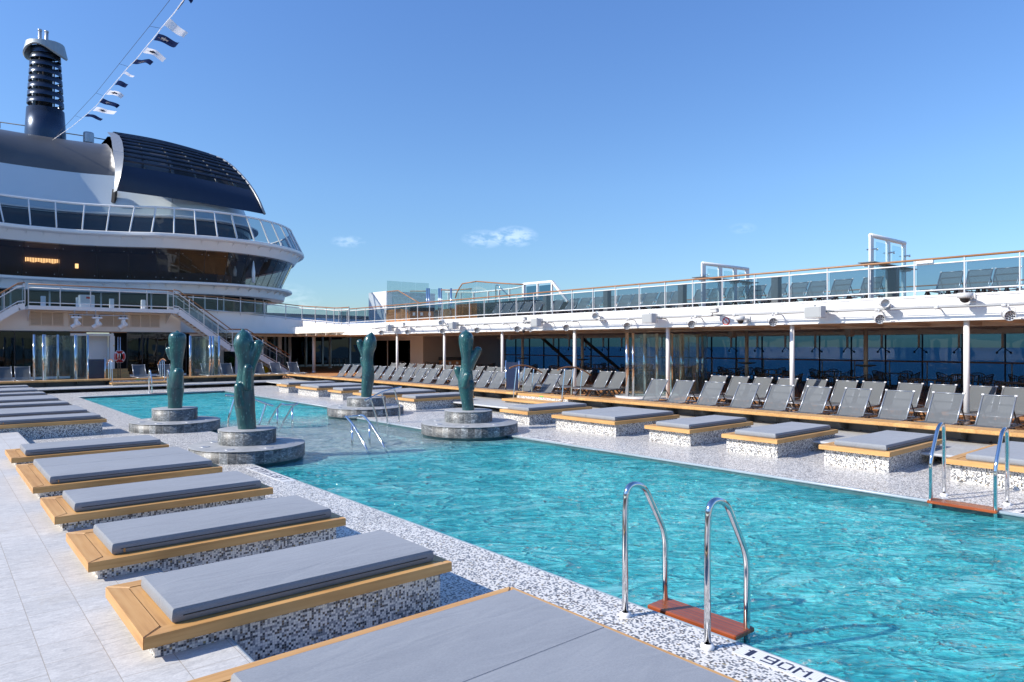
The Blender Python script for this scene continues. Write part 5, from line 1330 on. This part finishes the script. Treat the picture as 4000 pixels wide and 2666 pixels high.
for k, (px, py) in enumerate(((360, 1030), (430, 1052), (560, 1046), (640, 1062), (705, 1055), (840, 1070), (240, 1062))):
    c = at_d(px, py, 48.6+px/260); a = mb('lamp_glow' if k % 3 == 0 else 'interior_wood'); a.box(c.x-.05, c.x+.05, c.y, c.y+.03, c.z-.05, c.z+.05); a.build('table_lamp', None, tw)
for k in range(12):
    px = 20+78*k; c = at_d(px, 1082+px*.012, 48.0+px/190); a = mb('interior_wood' if k % 2 else 'chair_resin'); a.bbox(c.x-.55, c.x+.55, c.y, c.y+.6, 6.55, 7.15+.15*(k % 3), .08); a.build('lounge_sofa', None, tw)
c = at_d(168, 1018, 47.5); a = mb('lamp_glow');
for k in range(22): a.box(c.x-1.0+.09*k, c.x-.955+.09*k, c.y, c.y+.05, c.z-.14+.03*math.sin(k), c.z+.14);
a.build('chandelier', None, tw)
for (px, y0, y1) in ((524, 992, 1085), (468, 1000, 1060), (990, 1020, 1105), (918, 1040, 1080)):
    p = at_d(px, y0, 51); q = at_d(px, y1, 51); a = mb('dome_wall'); a.tube([q, q.lerp(p, .5), p], [.11, .13, .03], 10); a.build('interior_mast', None, tw)
# balcony level above the upper ring
PQ = panes('balcony_pane', 'balcony_glass', -.12, 9.66, -1.0, 11.42, 1.38)
for i, (p, q) in enumerate(PQ):
    a = mb('white_paint'); a.bar(p, q, .07, .16, (0, 1, 0)); a.build('leaning_post', None, tw)
a = mb('white_paint'); L = off(-1.02, 11.46); a.tube([p for p in L if p.y < 72], .075, 8); a.build('balcony_top_rail', None, tw)
ribbon('recessed_wall', 'navy_glass', [(-4.2, 9.63), (-4.2, 11.3)])
ribbon('eaves', 'white_paint', [(-4.15, 11.30), (-3.6, 11.32), (-3.6, 11.42), (-4.4, 11.6)])
# top capping of ring brackets
for i in range(24, len(full)-24, 3):
    for (d0, z0, d1, z1) in ((-.1, 9.34, -.7, 8.95), (-1.0, 6.30, -1.55, 6.02)):
        p = off(d0, z0)[i]; q = off(d1, z1)[i]; r_ = off(d1, z0)[i]; a = mb('white_paint'); a.poly([p, q, r_]); a.build('ring_bracket', None, tw)
a = mb('interior_dark'); a.loft(off(-4.4, 4.2), off(-4.4, 5.9)); a.build('lower_interior', None, tw)
a = mb('black_glass'); L0_ = off(-3.0, 4.30); L1_ = off(-3.0, 5.74); a.loft(L0_, L1_); a.build('lower_windows', None, tw)
a = mb('white_paint')
for i in range(2, len(L0_)-2, 6): a.box(L0_[i].x-.05, L0_[i].x+.05, L0_[i].y-.08, L0_[i].y-.02, 4.3, 5.74)
a.build('lower_mullions', None, tw)
# white dome wall: from the eaves up to the metal roof
def slope_z(x): return 14.55-.02*(x-3)
ww = [p for p in off(-4.1, 11.5)];
a = mb('dome_wall'); top = []
for p, q in zip(off(-4.1, 11.5), off(-5.2, 14.4)): top.append(q)
a.loft(off(-4.1, 11.5), top); a.build('dome_wall', None, tw)
# metal roof (barrel) on top of the wall
ro = mb('pewter'); rr_ = [top]
for (d, z) in ((-5.35, 14.9), (-5.6, 15.4), (-5.95, 15.9), (-6.4, 16.35), (-7.0, 16.8), (-7.7, 17.15), (-8.6, 17.5), (-9.8, 17.75), (-12, 17.95)):
    rr_.append([Vector((max(-7.0, min(10.4, q.x)), max(q.y, 50), z)) for q in off(d, z)])
ro.grid(rr_)
ro.build('metal_roof', None, tw)
a = mb('black_line'); r_ = [at_d(p, q, 57) for p, q in ((0, 478), (100, 492), (250, 520), (330, 532), (420, 548))]; a.tube(r_, .04, 6)
for p in r_: a.tube([p, p-Vector((0, 0, .5))], .03, 6)
a.build('roof_guard_rail', None, tw)
c = at_d(346, 530, 56); a = mb('brushed_silver'); a.lathe([(0, .22), (.36, .22), (.39, .1), (.39, -.6)], 20, c); a.build('roof_vent', None, tw)
# louvred navy canopy
cn = thing('louvred_canopy', 'navy louvred half-dome canopy with a silver arch on top of the tower', 'canopy', (0, 0, 0))
LE = [(442, 519), (463, 531), (474, 552), (479, 580), (480, 612), (476, 650), (468, 690), (453, 746)]
RE = [(815, 603), (868, 622), (905, 648), (938, 680), (968, 714), (993, 750), (1012, 785), (1034, 838)]
TOPL = crom([(442, 519, 0), (570, 542, 0), (690, 568, 0), (815, 603, 0)], 6)
def ipl(L, v):
    s = v*(len(L)-1); i = min(int(s), len(L)-2); f_ = s-i; return (L[i][0]*(1-f_)+L[i+1][0]*f_, L[i][1]*(1-f_)+L[i+1][1]*f_)
def canopy(u, v, inset=0.0):
    l = ipl(LE, v); r_ = ipl(RE, v); px = l[0]*(1-u)+r_[0]*u; py = l[1]*(1-u)+r_[1]*u
    py -= 9*math.sin(math.pi*u)*(1-v*.4)
    dist = 46.2+8.0*u+(7.0+1.5*u)*(1-math.sin(min(1, v)*math.pi/2)*1.0)
    return at_d(px, py, dist+inset)
a = mb('navy_paint'); rows = []; rows2 = []
for j in range(7):
    v = .70+.30*j/6; rows.append([canopy(i/16, v) for i in range(17)]); rows2.append([canopy(i/16, v, .25) for i in range(17)])
a.grid(rows); a.grid(rows2); a.loft(rows[0], rows2[0]); a.loft(rows[-1], rows2[-1]); a.build('lower_panel', None, cn)
for k in range(9):
    v = .012+.076*k; a = mb('navy_paint'); P_ = [canopy(i/14, v) for i in range(15)]; a.tube(P_, .10, 6); a.build('louvre_bar', None, cn)
a = mb('arch_grey')
for k, w_ in ((0, 1),):
    A = []; B = []; C_ = []; D_ = []
    for j in range(22):
        v = j/21; p = ipl(LE, v); d0 = 46.0+7*(1-math.sin(v*math.pi/2)); wpx = 10+22*math.sin(math.pi*min(1, (1-v)**1.2))+(12*(1-v))
        A.append(at_d(p[0]+3, p[1], d0-.15)); B.append(at_d(p[0]-wpx, p[1]-2*(1-v)+6*v, d0-.1)); C_.append(at_d(p[0]-wpx, p[1]+6*v, d0+1.1)); D_.append(at_d(p[0]+3, p[1], d0+1.1))
    a.loft(A, B); a.loft(B, C_); a.loft(D_, A);
a.build('silver_arch', None, cn)
a = mb('arch_grey'); E1 = [canopy(1, j/16, -.1) for j in range(17)]; a.tube(E1, .10, 6); a.build('edge_trim', None, cn)
for u in (.17, .38, .56, .72, .86):
    a = mb('dark_steel'); a.tube([canopy(u, .01+.7*j/12, .75) for j in range(13)], .07, 6); a.build('rib', None, cn)
a = mb('pewter'); rows = [[canopy(u, .02+.70*j/8, .95) for u in (0, .08, .16, .24, .32, .40)] for j in range(9)]; a.grid(rows); a.build('inner_sheet', None, cn)
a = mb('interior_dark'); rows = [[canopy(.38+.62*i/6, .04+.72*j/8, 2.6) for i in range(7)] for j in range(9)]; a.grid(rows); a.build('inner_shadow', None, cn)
a = mb('dark_steel'); rnd = random.Random(3)
for k in range(26):
    u = rnd.uniform(.35, .9); v = rnd.uniform(.15, .65); p = canopy(u, v, 2.1); a.bar(p, p+Vector((rnd.uniform(-1, 1), 0, rnd.uniform(-.9, .1))), .07, .07)
a.build('inner_struts', None, cn)
a = mb('black_line')
for px, y0, y1 in ((446, 748, 793), (647, 772, 802), (770, 790, 812), (886, 806, 826)):
    a.bar(at_d(px+3, y0-6, 49.5+(px-446)/90), at_d(px-2, y1, 49.5+(px-446)/90), .28, .22)
a.build('support_struts', None, cn)
# funnel
fd = 55.0; fc = at_d(178, 525, fd); s_ = fd/2700
fn = thing('funnel', 'dark banded exhaust funnel with a pale flared collar and two pipes', 'funnel', (fc.x, fc.y, fc.z-2.2))
def fz(py): return (525-py)*s_+2.2
def fr_(py): return (68-(525-py)*.058)*s_
a = mb('navy_metal'); prof = [(fr_(540)*1.02, -.6), (fr_(525), fz(525)), (fr_(432), fz(432))]; a.lathe(prof+[(0, fz(432))], 40); a.build('lower_casing', None, fn)
for k in range(8):
    z1 = 402-29*k; a = mb('navy_metal'); r1, r2 = fr_(z1+14), fr_(z1); a.lathe([(r1, fz(z1+13)), (r2, fz(z1-4)), (r2-.06, fz(z1-4)), (r1-.06, fz(z1+13)), (r1, fz(z1+13))], 36, ((k % 2)*0, 0, 0)); a.build('louvre_band', None, fn)
a = mb('interior_dark'); a.cyl(0, .2, fz(432), fz(200), fr_(300)*.45, 12);
for an in range(6): a.cyl(fr_(300)*.85*math.cos(an*1.047), fr_(300)*.85*math.sin(an*1.047), fz(432), fz(205), .05, 6)
a.build('inner_core', None, fn)
a = mb('navy_metal'); a.lathe([(fr_(218), fz(220)), (fr_(200), fz(200)), (0, fz(200))], 36); a.build('top_casing', None, fn)
a = mb('collar_grey'); rt = Vector((cA, -sA, 0)); dp = Vector((sA, cA, 0))
def cring(rs, rf, zf, zs):
    o = []
    for t in range(49):
        c, q = math.cos(t*math.pi/24), math.sin(t*math.pi/24); w_ = c*c
        r_ = rf+(rs-rf)*w_; o.append(rt*(c*r_)+dp*(q*r_)+Vector((0, 0, zf+(zs-zf)*w_)))
    return o
A_ = cring(1.30, 1.30, fz(180), fz(174)); B_ = cring(1.56, 1.32, fz(194), fz(228)); C_ = cring(1.47, 1.20, fz(196), fz(234)); D_ = cring(1.14, 1.10, fz(196), fz(200)); E_ = cring(.9, .9, fz(182), fz(182))
a.loft(A_, B_); a.loft(B_, C_); a.loft(C_, D_); a.loft(E_, A_)
a.build('flared_collar', None, fn)
a = mb('dome_wall'); A = rt*(-1.25); dp = Vector((sA, cA, 0)); P_ = [A*.82-dp*.15, A*1.12-dp*.1, A*1.12+dp*.5, A*.82+dp*.5]
b0 = len(a.v); a.v += [tuple(p+Vector((0, 0, -.5))) for p in P_]+[tuple(p*.86+Vector((0, 0, fz(235)))) for p in P_]
for i in range(4): j = (i+1) % 4; a.quadf([b0+i, b0+j, b0+4+j, b0+4+i])
a.build('side_spine', None, fn)
for dx, zt in ((-22, 116), (4, 122)):
    a = mb('brushed_silver'); p = rt*(dx*s_); a.cyl(p.x, p.y, fz(200), fz(zt), .125, 14); a.cyl(p.x, p.y, fz(zt+6), fz(zt), .15, 14); a.cyl(p.x, p.y, fz(176), fz(170), .2, 14); a.build('exhaust_pipe', None, fn)
# ---------------------------------------------------------------- signal flags
def sd(px, py):  # string runs from the roof towards a mast behind the viewer
    t_ = (548-py)/548.0; return at_d(px, py, 50-22*t_)
st_ = [(205, 548), (285, 492), (330, 455), (382, 408), (408, 372), (432, 345), (470, 300), (502, 262), (530, 235), (566, 190), (608, 140), (632, 108), (680, 52), (712, 8), (745, -40)]
ln = thing('flag_line', 'pale rope carrying the pennants, rising from the tower roof out of frame', 'rope', (0, 0, 0))
a = mb('flag_white'); a.tube([sd(*p) for p in st_], .018, 6); a.build('rope', None, ln)
a = mb('black_line'); a.tube([sd(205, 548), sd(293, 452), sd(374, 365), sd(466, 250), sd(584, 103), sd(664, 0), sd(700, -45)], .010, 5);
for p, q in (((293, 453), (319, 462)), ((374, 364), (402, 374)), ((466, 250), (504, 262)), ((584, 103), (630, 112))): a.tube([sd(*p), sd(*q)], .008, 4)
a.build('stay_wire', None, ln)
FLG = [((330, 456), (343, 446), (402, 460), 0, 'dark pennant nearest the roof, first on the line'), ((362, 434), (378, 418), (455, 438), 1, 'white flag with a dark star emblem, second from the bottom'), ((387, 400), (403, 385), (470, 418), 0, 'navy flag with a white star emblem, third from the bottom'),
       ((414, 370), (430, 353), (487, 372), 1, 'small white flag with dark emblem, fourth from the bottom'), ((448, 333), (462, 315), (502, 332), 0, 'narrow navy flag with white marks, fifth from the bottom'), ((484, 288), (492, 280), (530, 304), 1, 'furled white flag, the thinnest on the line'),
       ((515, 250), (532, 232), (600, 242), 0, 'navy flag with white emblem below the white one, seventh from the bottom'), ((558, 206), (576, 186), (645, 222), 1, 'long white flag with dark emblem above mid-line'), ((600, 158), (618, 132), (702, 170), 0, 'largest navy flag with a white eight-pointed star'),
       ((642, 100), (664, 72), (736, 146), 1, 'white flag with dark letters near the top of the line'), ((688, 44), (722, 0), (708, 14), 0, 'folded navy flag hanging along the rope near the photo top'), ((724, -4), (735, -20), (756, 4), 0, 'navy flag cut by the top edge of the photo')]
for k, (pb, pt_, tip, wh, lab) in enumerate(FLG):
    B_ = sd(*pb); T_ = sd(*pt_); tt = (548-(pb[1]+pt_[1])/2)/548.0; E_ = at_d(tip[0], tip[1], 50-22*tt+.6)
    hv = T_-B_; dv = (E_-(B_+T_)/2)*.9; nv = Vector((sA, cA, 0)); rows = []
    m = MB(); m.use('flag_white' if wh else 'cloth_navy')
    def fp_(u, v, e=0):
        w_ = math.sin(u*7+k)*.10*u*dv.length+.05*math.sin(u*13+k*2)*u
        return B_+hv*v*(1-.25*u)+hv*.1*u+dv*u+nv*(w_+e)+Vector((0, 0, (.10*math.sin(u*5.5+k*1.7)-.10*u*u)*dv.length*u))
    for j in range(6): rows.append([fp_(i/14, j/5) for i in range(15)])
    m.grid(rows)
    fl = m.build('signal_flag'); tag(fl, lab, 'flag', 'navy and white flags on the rope')
    if k in (0, 4, 5, 9, 10, 11): continue
    # star emblem: eight thin rays round a ring
    m = MB(); m.use('flag_navy' if wh else 'flag_white')
    for s in (-.04, .04):
        for r in range(8):
            an = r*math.pi/4; rr = .30 if r % 2 == 0 else .22
            def em(a_, q): return fp_(.42+math.cos(a_)*q*.62*hv.length/dv.length*1.6, .5+math.sin(a_)*q, s)
            m.poly([em(an-.25, .13), em(an, rr), em(an+.25, .13)])
        m.poly([em(r*math.pi/4+.39, .14) for r in range(8)])
    e_ = m.build('emblem', None, fl)
# ================================================================ camera, sky, sun
cam = bpy.data.cameras.new('camera'); co = bpy.data.objects.new('camera', cam); COL.objects.link(co)
co.location = (0, 0, CH); co.rotation_euler = (R(90), 0, -AZ)
cam.sensor_width = 36; cam.lens = FP/4000*36; cam.shift_y = (HZ-1333)/4000.0
cam.clip_start = .05; cam.clip_end = 30000; scene.camera = co
SUN_EL = R(35); SUN_AZ = math.atan2(-.92, .39)
wld = bpy.data.worlds.new('World'); scene.world = wld; wld.use_nodes = True; nt = wld.node_tree; nt.nodes.clear()
sky = nt.nodes.new('ShaderNodeTexSky'); sky.sky_type = 'NISHITA'; sky.sun_disc = False; sky.sun_elevation = SUN_EL; sky.sun_rotation = SUN_AZ
sky.altitude = 0; sky.air_density = 1.0; sky.dust_density = .3; sky.ozone_density = 2.0
tc = nt.nodes.new('ShaderNodeTexCoord'); dirv = tc.outputs['Generated']
# a few small fair-weather clouds low over the horizon
tot = None
def cloud(px, py, wx, wy, amt):
    d = Vector(at_d(px, py, 1.0))-Vector((0, 0, CH)); d.normalize()
    rt = Vector((cA, -sA, 0))
    df = vmath(nt, 'SUBTRACT', dirv, None, bval=tuple(d));
    a = vmath(nt, 'DOT_PRODUCT', df, None, bval=tuple(rt)); b = nt.nodes.new('ShaderNodeSeparateXYZ'); lk(nt, df, b.inputs[0])
    q = fmath(nt, 'ADD', fmath(nt, 'POWER', fmath(nt, 'ABSOLUTE', fmath(nt, 'DIVIDE', a, bval=wx)), bval=2.0), fmath(nt, 'POWER', fmath(nt, 'ABSOLUTE', fmath(nt, 'DIVIDE', b.outputs[2], bval=wy)), bval=2.0))
    e = fmath(nt, 'SUBTRACT', None, q, aval=1.0, clamp=True)
    n = noise_t(nt, mapping(nt, dirv, (1, 1, 2.5)), 55, 6, 0.65, .3)
    n = fmath(nt, 'MULTIPLY', fmath(nt, 'SUBTRACT', n, bval=.40, clamp=True), bval=5.0, clamp=True)
    return fmath(nt, 'MULTIPLY', fmath(nt, 'MULTIPLY', e, n), bval=amt)
for c in ((1360, 945, .025, .009, .15), (1890, 935, .034, .014, .16), (2010, 925, .036, .016, .22), (2900, 893, .020, .008, .06), (1080, 1180, .06, .03, .10)):
    v = cloud(*c); tot = v if tot is None else fmath(nt, 'ADD', tot, v, clamp=True)
sz = nt.nodes.new('ShaderNodeSeparateXYZ'); lk(nt, dirv, sz.inputs[0])
tint = ramp(nt, fmath(nt, 'MULTIPLY', sz.outputs[2], bval=1.6), [(0.0, (0.36, 0.44, 0.53)), (0.12, (0.38, 0.49, 0.60)), (0.35, (0.45, 0.59, 0.74)), (0.8, (0.46, 0.64, 0.90))])
col = mixc(nt, 1.0, sky.outputs[0], tint, 'MULTIPLY')
col = mixc(nt, tot, col, (7.5, 8.0, 8.8))
bg = nt.nodes.new('ShaderNodeBackground'); bg.inputs['Strength'].default_value = SKY_STR; lk(nt, col, bg.inputs['Color'])
wo_ = nt.nodes.new('ShaderNodeOutputWorld'); lk(nt, bg.outputs[0], wo_.inputs[0])
sl = bpy.data.lights.new('sun', 'SUN'); sl.energy = SUN_STR; sl.angle = R(.53); sl.color = (1.0, .925, .82)
so = bpy.data.objects.new('sun', sl); COL.objects.link(so)
ts = Vector((math.sin(SUN_AZ)*math.cos(SUN_EL), math.cos(SUN_AZ)*math.cos(SUN_EL), math.sin(SUN_EL)))
so.rotation_euler = ts.to_track_quat('Z', 'Y').to_euler(); so.location = (-30, 15, 40)
scene.view_settings.view_transform = 'Standard'; scene.view_settings.look = 'None'; scene.view_settings.gamma = 1
scene.view_settings.exposure = EXPO; scene.view_settings.use_curve_mapping = False
scene.render.engine = 'CYCLES'; scene.cycles.max_bounces = 10; scene.cycles.transparent_max_bounces = 24; scene.cycles.glossy_bounces = 5; scene.cycles.diffuse_bounces = 6
